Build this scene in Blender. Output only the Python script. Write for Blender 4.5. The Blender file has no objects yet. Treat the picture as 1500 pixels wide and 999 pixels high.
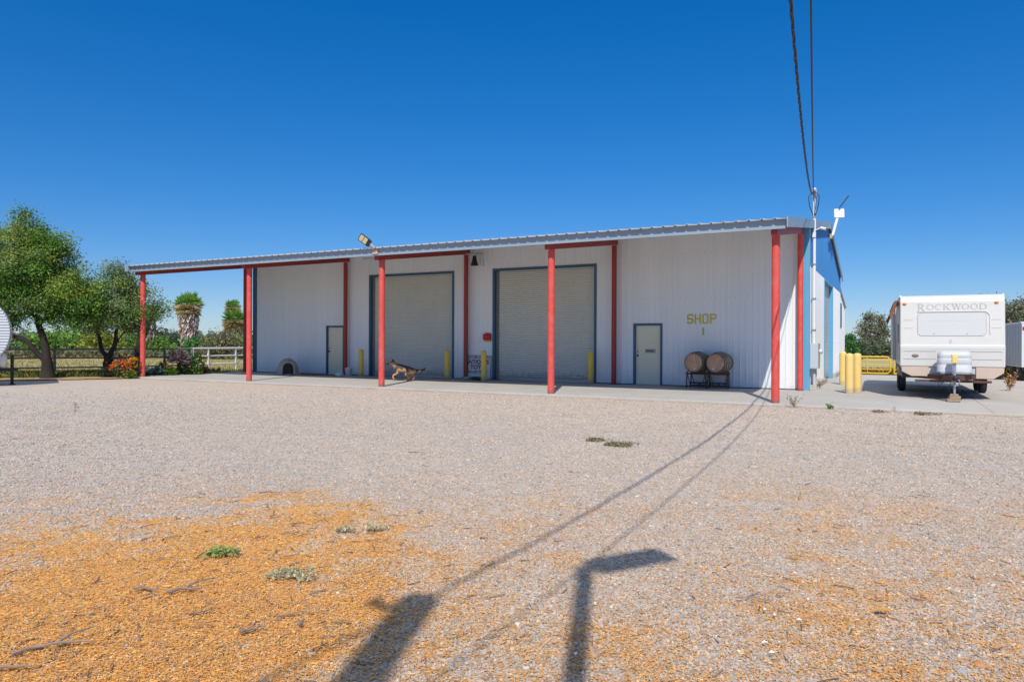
import bpy, bmesh, math, random
import numpy as np
from mathutils import Vector, Matrix

random.seed(7)
rng = np.random.default_rng(11)
scene = bpy.context.scene
COL = scene.collection
PI = math.pi
# camera-independent world frame: x runs along the shop front, y goes into the shop, z is up (slab top = 0)
GZ = -0.05                                   # gravel level
RV = np.array([0.8823, 0.4707, 0.0])         # a horizontal direction used to lay out round crowns
FV = np.array([-0.4707, 0.8823, 0.0])

def lin(r, g, b):
    f = lambda c: (c / 255 / 12.92) if c / 255 <= 0.04045 else ((c / 255 + 0.055) / 1.055) ** 2.4
    return (f(r), f(g), f(b))

# ------------------------------------------------------------------ mesh builder
class MB:
    def __init__(self):
        self.v = []; self.f = []; self.s = []
    def add(self, vs, fs, smooth=False):
        o = len(self.v)
        self.v.extend([tuple(map(float, p)) for p in vs])
        for f in fs:
            self.f.append([i + o for i in f]); self.s.append(smooth)
        return self
    def box(self, c, size, rot=None):
        x, y, z = [s / 2 for s in size]
        vs = [(-x,-y,-z),(x,-y,-z),(x,y,-z),(-x,y,-z),(-x,-y,z),(x,-y,z),(x,y,z),(-x,y,z)]
        if rot is not None:
            vs = [rot @ Vector(p) for p in vs]
        vs = [(p[0]+c[0], p[1]+c[1], p[2]+c[2]) for p in vs]
        return self.add(vs, [(0,3,2,1),(4,5,6,7),(0,1,5,4),(1,2,6,5),(2,3,7,6),(3,0,4,7)])
    def span(self, a, b):
        return self.box([(a[i]+b[i])/2 for i in range(3)], [abs(b[i]-a[i]) for i in range(3)])
    def bar(self, a, b, w, h, up=(0,0,1)):
        a = Vector(a); b = Vector(b); d = (b-a)
        z = d.normalized(); u = Vector(up)
        if abs(z.dot(u)) > .98: u = Vector((1,0,0))
        x = u.cross(z).normalized(); y = z.cross(x)
        vs = []
        for p in (a, b):
            for sx, sy in ((-1,-1),(1,-1),(1,1),(-1,1)):
                vs.append(p + x*sx*w/2 + y*sy*h/2)
        return self.add(vs, [(0,3,2,1),(4,5,6,7),(0,1,5,4),(1,2,6,5),(2,3,7,6),(3,0,4,7)])
    def tube(self, pts, r, n=10, cap=True, smooth=True):
        pts = [Vector(p) for p in pts]
        rs = r if isinstance(r, (list, tuple)) else [r]*len(pts)
        rings = []; prevx = None
        for i, p in enumerate(pts):
            d = (pts[min(i+1, len(pts)-1)] - pts[max(i-1, 0)]).normalized()
            if prevx is None:
                u = Vector((0,0,1)) if abs(d.z) < .9 else Vector((1,0,0))
                x = u.cross(d).normalized()
            else:
                x = (prevx - d*prevx.dot(d)).normalized()
            prevx = x; y = d.cross(x)
            rings.append([p + (x*math.cos(2*PI*k/n) + y*math.sin(2*PI*k/n))*rs[i] for k in range(n)])
        vs = [q for ring in rings for q in ring]; fs = []
        for i in range(len(pts)-1):
            for k in range(n):
                a = i*n+k; b = i*n+(k+1) % n
                fs.append((a, b, b+n, a+n))
        self.add(vs, fs, smooth)
        if cap:
            self.add(rings[0], [tuple(range(n))[::-1]]); self.add(rings[-1], [tuple(range(n))])
        return self
    def lathe(self, prof, c=(0,0,0), axis='z', n=24, smooth=True):
        vs = []; fs = []
        for r, h in prof:
            for k in range(n):
                a = 2*PI*k/n; x, y = r*math.cos(a), r*math.sin(a)
                p = (x, y, h) if axis == 'z' else ((x, h, y) if axis == 'y' else (h, x, y))
                vs.append((p[0]+c[0], p[1]+c[1], p[2]+c[2]))
        for i in range(len(prof)-1):
            for k in range(n):
                a = i*n+k; b = i*n+(k+1) % n
                fs.append((a, b, b+n, a+n) if axis != 'y' else (a, a+n, b+n, b))
        return self.add(vs, fs, smooth)
    def ball(self, c, r, n=12, m=8):
        r = r if isinstance(r, (tuple, list)) else (r, r, r)
        vs = []; fs = []
        for i in range(m+1):
            t = PI*i/m
            for k in range(n):
                a = 2*PI*k/n
                vs.append((c[0]+r[0]*math.sin(t)*math.cos(a), c[1]+r[1]*math.sin(t)*math.sin(a), c[2]+r[2]*math.cos(t)))
        for i in range(m):
            for k in range(n):
                a = i*n+k; b = i*n+(k+1) % n
                fs.append((a, a+n, b+n, b))
        return self.add(vs, fs, True)
    def prism(self, poly, axis, a, b, smooth=False):
        # poly: 2D points in the two other axes (x: y,z   y: x,z   z: x,y); extruded from a to b
        n = len(poly)
        def P(p, t):
            return {'x': (t, p[0], p[1]), 'y': (p[0], t, p[1]), 'z': (p[0], p[1], t)}[axis]
        vs = [P(p, a) for p in poly] + [P(p, b) for p in poly]
        fs = [tuple(range(n)), tuple(range(2*n-1, n-1, -1))]
        self.add(vs, fs)
        self.add(vs, [(i, i+n, (i+1) % n + n, (i+1) % n) for i in range(n)], smooth)
        return self
    def build(self, name, mat, parent=None, recalc=True, bevel=0, seg=2):
        me = bpy.data.meshes.new(name)
        me.from_pydata(self.v, [], self.f)
        if recalc:
            bm = bmesh.new(); bm.from_mesh(me)
            bmesh.ops.remove_doubles(bm, verts=bm.verts, dist=1e-5)
            bmesh.ops.recalc_face_normals(bm, faces=bm.faces)
            bm.to_mesh(me); bm.free()
            if any(self.s):
                if all(self.s): me.shade_smooth()
                else:
                    me.shade_smooth()
                    try: me.set_sharp_from_angle(angle=math.radians(35))
                    except Exception: pass
        else:
            for p, s in zip(me.polygons, self.s): p.use_smooth = s
        me.materials.append(mat)
        o = bpy.data.objects.new(name, me); COL.objects.link(o)
        if parent is not None: o.parent = parent
        if bevel:
            m = o.modifiers.new('Bevel', 'BEVEL'); m.width = bevel; m.segments = seg; m.limit_method = 'ANGLE'
            m.angle_limit = math.radians(40); m.harden_normals = False
        return o

def thing(name, label, cat, loc=(0,0,0), rz=0, group=None):
    o = bpy.data.objects.new(name, None); COL.objects.link(o)
    o.empty_display_size = .2
    o.location = loc; o.rotation_euler = (0, 0, rz)
    o['label'] = label; o['category'] = cat
    if group: o['group'] = group
    return o
def tag(o, label, cat, group=None, loc=None):
    o['label'] = label; o['category'] = cat
    if group: o['group'] = group
    if loc is not None: o.location = loc
    return o
def struct(o, kind='structure'):
    o['kind'] = kind
    return o
def dup(root, loc, label, rz=None):
    r = root.copy(); COL.objects.link(r); r.location = loc; r['label'] = label
    if rz is not None: r.rotation_euler = (0, 0, rz)
    for ch in list(root.children):
        c = ch.copy(); COL.objects.link(c); c.parent = r
        for g in list(ch.children):
            d = g.copy(); COL.objects.link(d); d.parent = c
    return r

# ------------------------------------------------------------------ materials
class NT:
    def __init__(self, name):
        self.m = bpy.data.materials.new(name); self.m.use_nodes = True
        self.t = self.m.node_tree; self.n = self.t.nodes; self.l = self.t.links
        self.b = self.n['Principled BSDF']; self.out = self.n['Material Output']
    def new(self, t, **k):
        n = self.n.new(t)
        for a, v in k.items():
            if a in n.inputs.keys() if hasattr(n.inputs, 'keys') else False: n.inputs[a].default_value = v
            else: setattr(n, a, v)
        return n
    def link(self, a, b): self.l.new(a, b)
    def coord(self, which='Object'):
        return self.n.new('ShaderNodeTexCoord').outputs[which]
    def noise(self, scale, detail=4, rough=.55, vec=None):
        n = self.n.new('ShaderNodeTexNoise'); n.inputs['Scale'].default_value = scale
        n.inputs['Detail'].default_value = detail; n.inputs['Roughness'].default_value = rough
        if vec is not None: self.link(vec, n.inputs['Vector'])
        return n.outputs['Fac']
    def ramp(self, fac, stops):
        r = self.n.new('ShaderNodeValToRGB'); e = r.color_ramp.elements
        while len(e) < len(stops): e.new(.5)
        for i, (p, c) in enumerate(stops):
            e[i].position = p
            e[i].color = (*c, 1) if isinstance(c, (tuple, list)) else (c, c, c, 1)
        self.link(fac, r.inputs['Fac']); return r.outputs['Color']
    def mix(self, fac, a, b, mode='MIX'):
        m = self.n.new('ShaderNodeMix'); m.data_type = 'RGBA'; m.blend_type = mode
        for s, x in ((0, fac), (6, a), (7, b)):
            if isinstance(x, bpy.types.NodeSocket): self.link(x, m.inputs[s])
            elif s == 0: m.inputs[0].default_value = x
            else: m.inputs[s].default_value = (*x, 1) if len(x) == 3 else x
        return m.outputs[2]
    def bump(self, h, strength=.3, dist=.01):
        b = self.n.new('ShaderNodeBump'); b.inputs['Strength'].default_value = strength
        b.inputs['Distance'].default_value = dist
        self.link(h, b.inputs['Height']); self.link(b.outputs['Normal'], self.b.inputs['Normal'])
    def scaled(self, vec, s):
        m = self.n.new('ShaderNodeMapping'); m.inputs['Scale'].default_value = s
        self.link(vec, m.inputs['Vector']); return m.outputs['Vector']

def M(name, col, rough=.6, var=.1, scale=2.5, metal=0, bump=0, bscale=60, dirt=None, dirt_amt=.5, spec=.4, foot=None):
    t = NT(name); c = t.coord()
    n = t.noise(scale, 5, .6, c)
    lo = tuple(x*(1-var) for x in col); hi = tuple(min(1, x*(1+var)) for x in col)
    cc = t.ramp(n, [(.3, lo), (.7, hi)])
    n2 = t.noise(scale*14, 3, .6, c)
    cc = t.mix(.3, cc, t.ramp(n2, [(.3, lo), (.75, hi)]))
    if dirt:
        d = t.noise(scale*3.3, 8, .7, c)
        cc = t.mix(t.ramp(d, [(1-dirt_amt-.12, 0.0), (1-dirt_amt+.2, 1.0)]), cc, dirt)
    if foot:                                   # rust and splash dirt towards the foot
        sp = t.n.new('ShaderNodeSeparateXYZ'); t.link(c, sp.inputs[0])
        mr = t.n.new('ShaderNodeMapRange'); mr.inputs[1].default_value = foot[0]; mr.inputs[2].default_value = 0.; mr.inputs[4].default_value = .55; t.link(sp.outputs[2], mr.inputs[0])
        ad = t.n.new('ShaderNodeMath'); ad.operation = 'ADD'; t.link(mr.outputs[0], ad.inputs[0]); t.link(t.noise(7, 7, .75, c), ad.inputs[1])
        cc = t.mix(t.ramp(ad.outputs[0], [(.72, 0.), (.92, .9)]), cc, foot[1])
        sk = t.noise(3, 6, .7, t.scaled(c, (5, 5, .35)))
        cc = t.mix(t.ramp(sk, [(.5, 0.), (.8, .45)]), cc, tuple(min(1, x*.6+.12) for x in col))
    t.link(cc, t.b.inputs['Base Color'])
    r = t.ramp(n2, [(.2, max(0, rough-.08)), (.8, min(1, rough+.08))])
    t.link(r, t.b.inputs['Roughness'])
    t.b.inputs['Metallic'].default_value = metal
    t.b.inputs['Specular IOR Level'].default_value = spec
    if bump:
        t.bump(t.noise(bscale, 4, .6, c), bump, .01)
    return t.m

def leaf_mat(name, trans=.42, rough=.55):
    t = NT(name)
    a = t.n.new('ShaderNodeAttribute'); a.attribute_name = 'col'
    t.link(a.outputs['Color'], t.b.inputs['Base Color']); t.b.inputs['Roughness'].default_value = rough
    t.b.inputs['Specular IOR Level'].default_value = .3
    tr = t.n.new('ShaderNodeBsdfTranslucent'); t.link(a.outputs['Color'], tr.inputs['Color'])
    mx = t.n.new('ShaderNodeMixShader'); mx.inputs[0].default_value = trans
    t.link(t.b.outputs[0], mx.inputs[1]); t.link(tr.outputs[0], mx.inputs[2])
    t.link(mx.outputs[0], t.out.inputs['Surface'])
    return t.m

m_leaf = leaf_mat('leaf')
m_leaf_dry = leaf_mat('dry_leaf', .15, .8)
m_bark = M('bark', (.030, .024, .020), .9, .35, 4, bump=.8, bscale=30)  # darkened so the trunks carry their crowns' shade in the colour
def wall_mat(name, col):
    t = NT(name); c = t.coord()
    st = t.noise(1.0, 6, .65, t.scaled(c, (2.6, 2.6, .10)))
    k = t.ramp(st, [(.3, tuple(x*.93 for x in col)), (.7, col)])
    sp = t.n.new('ShaderNodeSeparateXYZ'); t.link(c, sp.inputs[0])
    mr = t.n.new('ShaderNodeMapRange'); mr.inputs[1].default_value = .55; mr.inputs[2].default_value = 0.; t.link(sp.outputs[2], mr.inputs[0])
    mm = t.n.new('ShaderNodeMath'); mm.operation = 'MULTIPLY'; t.link(mr.outputs[0], mm.inputs[0]); t.link(t.ramp(t.noise(3, 7, .7, c), [(.35, 0.), (.7, .55)]), mm.inputs[1])
    k = t.mix(mm.outputs[0], k, (.50, .44, .37))
    # rows of screws at the girts
    fx = t.n.new('ShaderNodeMath'); fx.operation = 'PINGPONG'; fx.inputs[1].default_value = .1015; ad = t.n.new('ShaderNodeMath'); ad.operation = 'ADD'; t.link(sp.outputs[0], ad.inputs[0]); t.link(sp.outputs[1], ad.inputs[1]); t.link(ad.outputs[0], fx.inputs[0])
    fz = t.n.new('ShaderNodeMath'); fz.operation = 'PINGPONG'; fz.inputs[1].default_value = .75; t.link(sp.outputs[2], fz.inputs[0])
    a1 = t.n.new('ShaderNodeMath'); a1.operation = 'LESS_THAN'; a1.inputs[1].default_value = .012; t.link(fx.outputs[0], a1.inputs[0])
    a2 = t.n.new('ShaderNodeMath'); a2.operation = 'LESS_THAN'; a2.inputs[1].default_value = .012; t.link(fz.outputs[0], a2.inputs[0])
    a3 = t.n.new('ShaderNodeMath'); a3.operation = 'MULTIPLY'; t.link(a1.outputs[0], a3.inputs[0]); t.link(a2.outputs[0], a3.inputs[1])
    k = t.mix(a3.outputs[0], k, (.52, .53, .55))
    t.link(k, t.b.inputs['Base Color']); t.b.inputs['Roughness'].default_value = .5; t.b.inputs['Specular IOR Level'].default_value = .3
    t.bump(t.noise(.9, 3, .5, c), .12, .05)
    return t.m
def stave_mat(name, cols, n=26, axis=(0, 2), flat=False):
    t = NT(name); c = t.coord(); sp = t.n.new('ShaderNodeSeparateXYZ'); t.link(c, sp.inputs[0])
    def mth(op, a, b=None):
        m = t.n.new('ShaderNodeMath'); m.operation = op
        for i, x in enumerate((a, b)):
            if x is None: continue
            if isinstance(x, (int, float)): m.inputs[i].default_value = x
            else: t.link(x, m.inputs[i])
        return m.outputs[0]
    v = mth('MULTIPLY', sp.outputs[0], 11.) if flat else mth('MULTIPLY', mth('ARCTAN2', sp.outputs[2], sp.outputs[0]), n/6.2832)
    wn = t.n.new('ShaderNodeTexWhiteNoise'); wn.noise_dimensions = '1D'; t.link(mth('FLOOR', v), wn.inputs['W'])
    k = t.ramp(wn.outputs['Value'], [(0, cols[0]), (.5, cols[1]), (1, cols[2])])
    k = t.mix(.45, k, t.ramp(t.noise(7, 7, .7, c), [(.3, tuple(x*.55 for x in cols[0])), (.7, cols[2])]))
    edge = mth('LESS_THAN', mth('PINGPONG', v, .5), .035)
    k = t.mix(edge, k, tuple(x*.3 for x in cols[0]))
    t.link(k, t.b.inputs['Base Color']); t.b.inputs['Roughness'].default_value = .8
    t.bump(t.noise(30, 5, .7, c), .4, .01)
    return t.m
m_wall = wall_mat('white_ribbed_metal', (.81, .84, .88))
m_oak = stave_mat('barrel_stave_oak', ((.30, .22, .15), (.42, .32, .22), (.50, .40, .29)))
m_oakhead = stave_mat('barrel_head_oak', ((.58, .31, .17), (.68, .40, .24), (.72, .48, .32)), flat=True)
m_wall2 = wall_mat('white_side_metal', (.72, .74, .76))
m_blue = M('blue_metal', (.055, .22, .50), .45, .07, .8, spec=.3)
m_trim = M('light_blue_trim', (.12, .36, .58), .45, .06, 1.5, spec=.3)
m_frame = M('blue_grey_frame', (.045, .12, .20), .5, .1, 2)
m_roof = M('galvanised_roof', (.50, .54, .58), .42, .08, 1.2, metal=.25, bump=.05)
m_fascia = M('galvanised_fascia', (.30, .37, .44), .45, .08, 2.5, metal=.15)
m_rollup = M('rollup_curtain', (.62, .62, .57), .5, .06, .8, bump=.25, bscale=1.6, foot=(.6, (.40, .36, .31)))
m_red = M('red_paint', (.66, .075, .06), .5, .12, 1.6, dirt=(.62, .17, .13), dirt_amt=.42, foot=(.22, (.30, .11, .08)))
m_redshade = M('shaded_red_paint', (.33, .045, .04), .5, .12, 1.6)  # the post red darkened, porch shade put into the colour
m_door = M('beige_door', (.76, .72, .56), .5, .04, 1.5)
m_yellow = M('yellow_bollard_paint', (.78, .54, .08), .5, .08, 3, dirt=(.55, .42, .16), dirt_amt=.33, foot=(.4, (.35, .27, .16)))
m_yellow2 = M('pale_yellow_paint', (.80, .57, .20), .5, .07, 3, dirt=(.70, .52, .25), dirt_amt=.33, foot=(.4, (.50, .40, .25)))
m_gate = M('gate_yellow', (.72, .48, .02), .5, .1, 3)
m_letter = M('yellow_letter_paint', (.62, .50, .03), .6, .1, 9)
m_steel = M('galvanised_steel', (.42, .44, .46), .4, .12, 4, metal=.6)
m_whitepipe = M('white_pipe', (.74, .74, .72), .5, .06, 4)
m_greypipe = M('grey_pipe', (.19, .20, .20), .6, .2, 4)  # also the left fence, where tree shade is put into the colour
m_greybox = M('grey_box_paint', (.48, .52, .56), .5, .05, 3)
m_black = M('black_plastic', (.02, .02, .022), .5, .2, 5)
m_rubber = M('tyre_rubber', (.025, .025, .027), .8, .2, 8, bump=.2)
m_dark = M('dark_steel', (.04, .04, .045), .55, .25, 4, metal=.4)
m_rust = M('rusty_steel', (.11, .055, .04), .8, .35, 6, bump=.2, bscale=50)
m_cable = M('grey_cable', (.035, .035, .04), .6, .1, 5)
m_wood = M('weathered_pole_wood', (.16, .12, .09), .85, .25, 3, bump=.5, bscale=20)
m_lens = M('led_lens', (.55, .47, .28), .3, .05, 20)
m_whiteplastic = M('white_plastic', (.78, .78, .76), .4, .03, 4)
m_oak_ = M('barrel_stave_oak', (.34, .25, .17), .75, .25, 9, bump=.2, dirt=(.24, .19, .15), dirt_amt=.45)
m_oakhead_ = M('barrel_head_oak', (.56, .29, .16), .7, .2, 7, dirt=(.40, .27, .20), dirt_amt=.45)
m_igloo = M('doghouse_plastic', (.40, .36, .31), .65, .08, 3, dirt=(.30, .26, .22), dirt_amt=.4)
m_inner_shade = M('painted_interior_shade', (.04, .038, .035), .9, .1, 3)  # painted shade for the inside of the dog house
m_sign = M('white_sign_board', (.62, .62, .62), .6, .06, 5, dirt=(.48, .46, .44), dirt_amt=.35)
m_ink = M('dark_sign_paint', (.03, .03, .05), .7, .1, 8)
m_redbox = M('red_alarm_paint', (.50, .02, .02), .4, .1, 8)
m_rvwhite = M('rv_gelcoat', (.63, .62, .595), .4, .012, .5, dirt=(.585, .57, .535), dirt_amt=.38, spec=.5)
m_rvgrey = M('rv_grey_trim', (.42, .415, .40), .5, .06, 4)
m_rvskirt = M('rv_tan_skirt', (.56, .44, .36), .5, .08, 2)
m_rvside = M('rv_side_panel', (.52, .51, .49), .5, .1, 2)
m_rvpanel = M('rv_stoneguard', (.575, .58, .58), .4, .008, 1, spec=.5)
m_propane = M('propane_cover', (.53, .55, .585), .4, .012, 2)
m_orange = M('orange_marker_lens', (.75, .20, .01), .3, .1, 20)
m_bronze = M('awning_fabric', (.22, .10, .05), .8, .25, 4)
m_trailer = M('shaded_trailer_panel', (.34, .37, .42), .5, .06, 2)  # darker copy for the side: its shade is put into the colour
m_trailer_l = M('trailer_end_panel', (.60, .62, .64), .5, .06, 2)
m_silver = M('ribbed_silver_panel', (.62, .64, .68), .38, .05, 2, metal=.2)
m_tan = M('tan_steel', (.50, .38, .27), .6, .1, 4)
m_mat = M('brown_mat', (.17, .10, .085), .95, .3, 14, bump=.4)
m_stick = M('dry_stick', (.30, .21, .16), .85, .3, 12, bump=.5, bscale=50)
m_stone = M('grey_stone', (.33, .34, .36), .8, .15, 20, bump=.4, bscale=60)
m_paper = M('white_shard', (.75, .76, .78), .5, .05, 10)
m_flower_r = leaf_mat('flower_petal', .25, .6)

# ------------------------------------------------------------------ generic generators
def corrug(mb, u0, u1, z0, z1, y, period=.203, depth=.012, axis='x', face=-1, z1b=None):
    """vertical ribs: sheet in the plane y=const (axis x) or x=const (axis y)"""
    us = [u0]; ds = [0.]
    k = math.floor(u0/period)
    while True:
        b = k*period
        for off, d in ((0, 0), (.70, 0), (.76, 1), (.92, 1), (.98, 0)):
            u = b + off*period
            if u0 + 1e-4 < u < u1 - 1e-4: us.append(u); ds.append(d*depth)
        k += 1
        if k*period > u1: break
    us.append(u1); ds.append(0.)
    vs = []
    for u, d in zip(us, ds):
        zt = z1(u) if callable(z1) else z1
        zb = z0(u) if callable(z0) else z0
        for z in (zb, zt):
            vs.append((u, y + face*d, z) if axis == 'x' else (y + face*d, u, z))
    mb.add(vs, [(2*i, 2*i+2, 2*i+3, 2*i+1) for i in range(len(us)-1)])

def slats(mb, u0, u1, z0, z1, y, period=.08, depth=.026, axis='x', face=-1):
    n = int((z1-z0)/period); prof = []
    for i in range(n):
        for off, d in ((0, 0), (.12, .8), (.35, 1), (.65, 1), (.88, .8), (.97, 0)):
            z = z0 + (i+off)*period
            prof.append((z, d*depth))
    prof.append((z1, 0))
    vs = []
    for z, d in prof:
        for u in (u0, u1):
            vs.append((u, y+face*d, z) if axis == 'x' else (y+face*d, u, z))
    mb.add(vs, [(2*i, 2*i+1, 2*i+3, 2*i+2) for i in range(len(prof)-1)])

def leaves(name, mat, centers, size, cols, parent=None, aspect=.45, flat=0., dirs=None):
    """one mesh of many small folded leaves"""
    N = len(centers); c = np.asarray(centers, float)
    size = np.broadcast_to(np.asarray(size, float), (N,))
    d = rng.normal(size=(N, 3)) if dirs is None else np.asarray(dirs, float) + rng.normal(size=(N, 3))*.25
    if flat: d[:, 2] *= (1-flat)
    d /= np.linalg.norm(d, axis=1)[:, None]
    a = rng.normal(size=(N, 3)); s = np.cross(d, a); s /= np.linalg.norm(s, axis=1)[:, None]
    L = size[:, None]
    v = np.empty((N, 4, 3))
    v[:, 0] = c - d*L*.5; v[:, 2] = c + d*L*.5
    nrm = np.cross(d, s)
    v[:, 1] = c + s*L*aspect*.5 + nrm*L*.08; v[:, 3] = c - s*L*aspect*.5 + nrm*L*.08
    me = bpy.data.meshes.new(name)
    me.vertices.add(4*N); me.vertices.foreach_set('co', v.reshape(-1))
    me.loops.add(4*N); me.loops.foreach_set('vertex_index', np.arange(4*N, dtype=np.int32))
    me.polygons.add(N); me.polygons.foreach_set('loop_start', np.arange(0, 4*N, 4, dtype=np.int32))
    me.polygons.foreach_set('loop_total', np.full(N, 4, dtype=np.int32))
    me.update(calc_edges=True); me.validate()
    at = me.color_attributes.new('col', 'FLOAT_COLOR', 'POINT')
    cc = np.ones((N, 4, 4)); cc[:, :, :3] = np.clip(np.asarray(cols, float), 0, 1)[:, None, :]
    at.data.foreach_set('color', cc.reshape(-1))
    me.materials.append(mat)
    o = bpy.data.objects.new(name, me); COL.objects.link(o)
    if parent is not None: o.parent = parent
    return o

def crown(lobes, per_clump=38, spread=.26, palette=((.07,.12,.03),), hi=(.20,.20,.05), hi_amt=.35, shell=.6, dark=.55):
    """lobes: (right, fwd, up, rr, rf, ru, n_clumps). returns local leaf centres and colours"""
    P = []; C = []; K = []
    top = max(l[2]+l[5] for l in lobes); bot = min(l[2]-l[5] for l in lobes)
    for (r, f, u, rr, rf, ru, n) in lobes:
        for _ in range(n):
            d = rng.normal(size=3); d /= np.linalg.norm(d)
            rad = (shell + (1-shell)*rng.random()) if rng.random() < .75 else rng.random()
            rad *= rng.uniform(.86, 1.1)
            off = d*rad
            cen = RV*(r + off[0]*rr) + FV*(f + off[1]*rf) + np.array([0, 0, u + off[2]*ru])
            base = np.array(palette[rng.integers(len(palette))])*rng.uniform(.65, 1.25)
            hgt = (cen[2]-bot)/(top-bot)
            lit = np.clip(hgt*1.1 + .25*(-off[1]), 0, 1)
            if rng.random() < hi_amt*lit: base = base*.35 + np.array(hi)*.65  # upper and front clumps take a sunlit tone in their leaf colour
            base = base*(dark + (1-dark)*min(1, rad*1.1))  # inner clumps darkened, crown shade put into the leaf colour
            m = int(per_clump*rng.uniform(.6, 1.4))
            pts = cen + rng.normal(size=(m, 3))*spread*np.array([1, 1, .8])
            P.append(pts); C.append(base*rng.uniform(.7, 1.35, size=(m, 1)))
            K.append(cen)
    return np.concatenate(P), np.concatenate(C), np.array(K)

def tree(name, label, loc, limbs, lobes, leaf=.10, per=38, spread=.26, palette=((.07,.12,.03),), hi=(.20,.20,.05),
         hi_amt=.35, group=None, twigs=60, shell=.6, cat='tree', barkmat=None, aspect=.45, dark=.55):
    """limbs: list of ([(right,fwd,up)...],[radii])"""
    root = thing(name, label, cat, loc, 0, group)
    mb = MB()
    for pts, rad in limbs:
        w = [tuple(RV*p[0] + FV*p[1] + np.array([0, 0, p[2]])) for p in pts]
        # extra points for a natural wobble
        W = [w[0]]; R = [rad[0]]
        for i in range(len(w)-1):
            for t in (.33, .66):
                j = rng.normal(size=3)*.02*min(1, 8*rad[i])
                W.append(tuple(np.array(w[i])*(1-t) + np.array(w[i+1])*t + j)); R.append(rad[i]*(1-t)+rad[i+1]*t)
            W.append(w[i+1]); R.append(rad[i+1])
        mb.tube(W, R, 9)
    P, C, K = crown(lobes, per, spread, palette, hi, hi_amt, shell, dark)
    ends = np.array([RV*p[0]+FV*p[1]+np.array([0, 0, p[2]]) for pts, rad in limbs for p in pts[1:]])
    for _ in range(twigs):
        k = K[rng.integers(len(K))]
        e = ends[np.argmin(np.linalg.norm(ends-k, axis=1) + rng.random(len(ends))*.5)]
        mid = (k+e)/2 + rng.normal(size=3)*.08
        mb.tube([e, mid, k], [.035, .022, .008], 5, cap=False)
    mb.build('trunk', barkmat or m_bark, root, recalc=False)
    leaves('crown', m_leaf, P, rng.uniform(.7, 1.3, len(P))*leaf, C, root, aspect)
    return root
SKY_SAT, SKY_STR, SUN_STR = 1.5, .148, 4.25
# ------------------------------------------------------------------ camera, sky, sun
cam = bpy.data.cameras.new('camera'); cam.sensor_width = 36; cam.lens = 1051.1/1500*36
cam.clip_start = .05; cam.clip_end = 4000
co = bpy.data.objects.new('camera', cam); COL.objects.link(co)
yaw, pitch, roll = .4901, .0007, .0039
co.matrix_world = (Matrix.Translation((2.619, -18.844, 1.5)) @ Matrix.Rotation(yaw, 4, 'Z')
                   @ Matrix.Rotation(PI/2+pitch, 4, 'X') @ Matrix.Rotation(roll, 4, 'Z'))
scene.camera = co
scene.view_settings.view_transform = 'Standard'
scene.view_settings.look = 'None'; scene.view_settings.exposure = 0; scene.view_settings.gamma = 1

AZ, EL = math.radians(20.5), math.radians(46)
SUN = Vector((math.sin(AZ)*math.cos(EL), -math.cos(AZ)*math.cos(EL), math.sin(EL)))
w = bpy.data.worlds.new('World'); scene.world = w; w.use_nodes = True
wt = w.node_tree; bg = wt.nodes['Background']
sky = wt.nodes.new('ShaderNodeTexSky'); sky.sky_type = 'NISHITA'; sky.sun_disc = False
sky.sun_elevation = EL; sky.sun_rotation = math.atan2(SUN.x, SUN.y)
sky.air_density = 1.0; sky.dust_density = 0; sky.ozone_density = 8.0; sky.altitude = 0
hs = wt.nodes.new('ShaderNodeHueSaturation'); hs.inputs['Saturation'].default_value = SKY_SAT; hs.inputs['Value'].default_value = 1
gm = wt.nodes.new('ShaderNodeGamma'); gm.inputs[1].default_value = .72
tn = wt.nodes.new('ShaderNodeMix'); tn.data_type = 'RGBA'; tn.blend_type = 'MULTIPLY'; tn.inputs[0].default_value = 1; tn.inputs[7].default_value = (.88, .98, 1.22, 1)
wt.links.new(sky.outputs[0], gm.inputs[0]); wt.links.new(gm.outputs[0], hs.inputs['Color'])
wt.links.new(hs.outputs[0], tn.inputs[6])
# zenith above the frame brightened and made paler as added fill light
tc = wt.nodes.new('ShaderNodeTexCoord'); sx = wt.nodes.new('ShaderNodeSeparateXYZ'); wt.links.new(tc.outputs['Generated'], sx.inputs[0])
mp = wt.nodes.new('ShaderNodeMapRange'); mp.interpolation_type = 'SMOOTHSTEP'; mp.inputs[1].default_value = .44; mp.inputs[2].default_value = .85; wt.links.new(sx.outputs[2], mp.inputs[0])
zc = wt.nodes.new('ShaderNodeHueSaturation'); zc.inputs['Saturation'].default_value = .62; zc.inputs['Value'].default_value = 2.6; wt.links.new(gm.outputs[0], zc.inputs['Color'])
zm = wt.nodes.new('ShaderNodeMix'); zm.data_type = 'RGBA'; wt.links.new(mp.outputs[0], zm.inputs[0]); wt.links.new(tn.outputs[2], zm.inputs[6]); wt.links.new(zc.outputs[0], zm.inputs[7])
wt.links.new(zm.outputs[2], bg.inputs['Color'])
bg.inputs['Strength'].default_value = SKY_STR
sl = bpy.data.lights.new('sun', 'SUN'); sl.energy = SUN_STR; sl.angle = math.radians(.53); sl.color = (1, .94, .84)
so = bpy.data.objects.new('sun', sl); COL.objects.link(so)
so.rotation_euler = (-SUN).to_track_quat('-Z', 'Y').to_euler(); so.location = (10, -40, 50)

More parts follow.
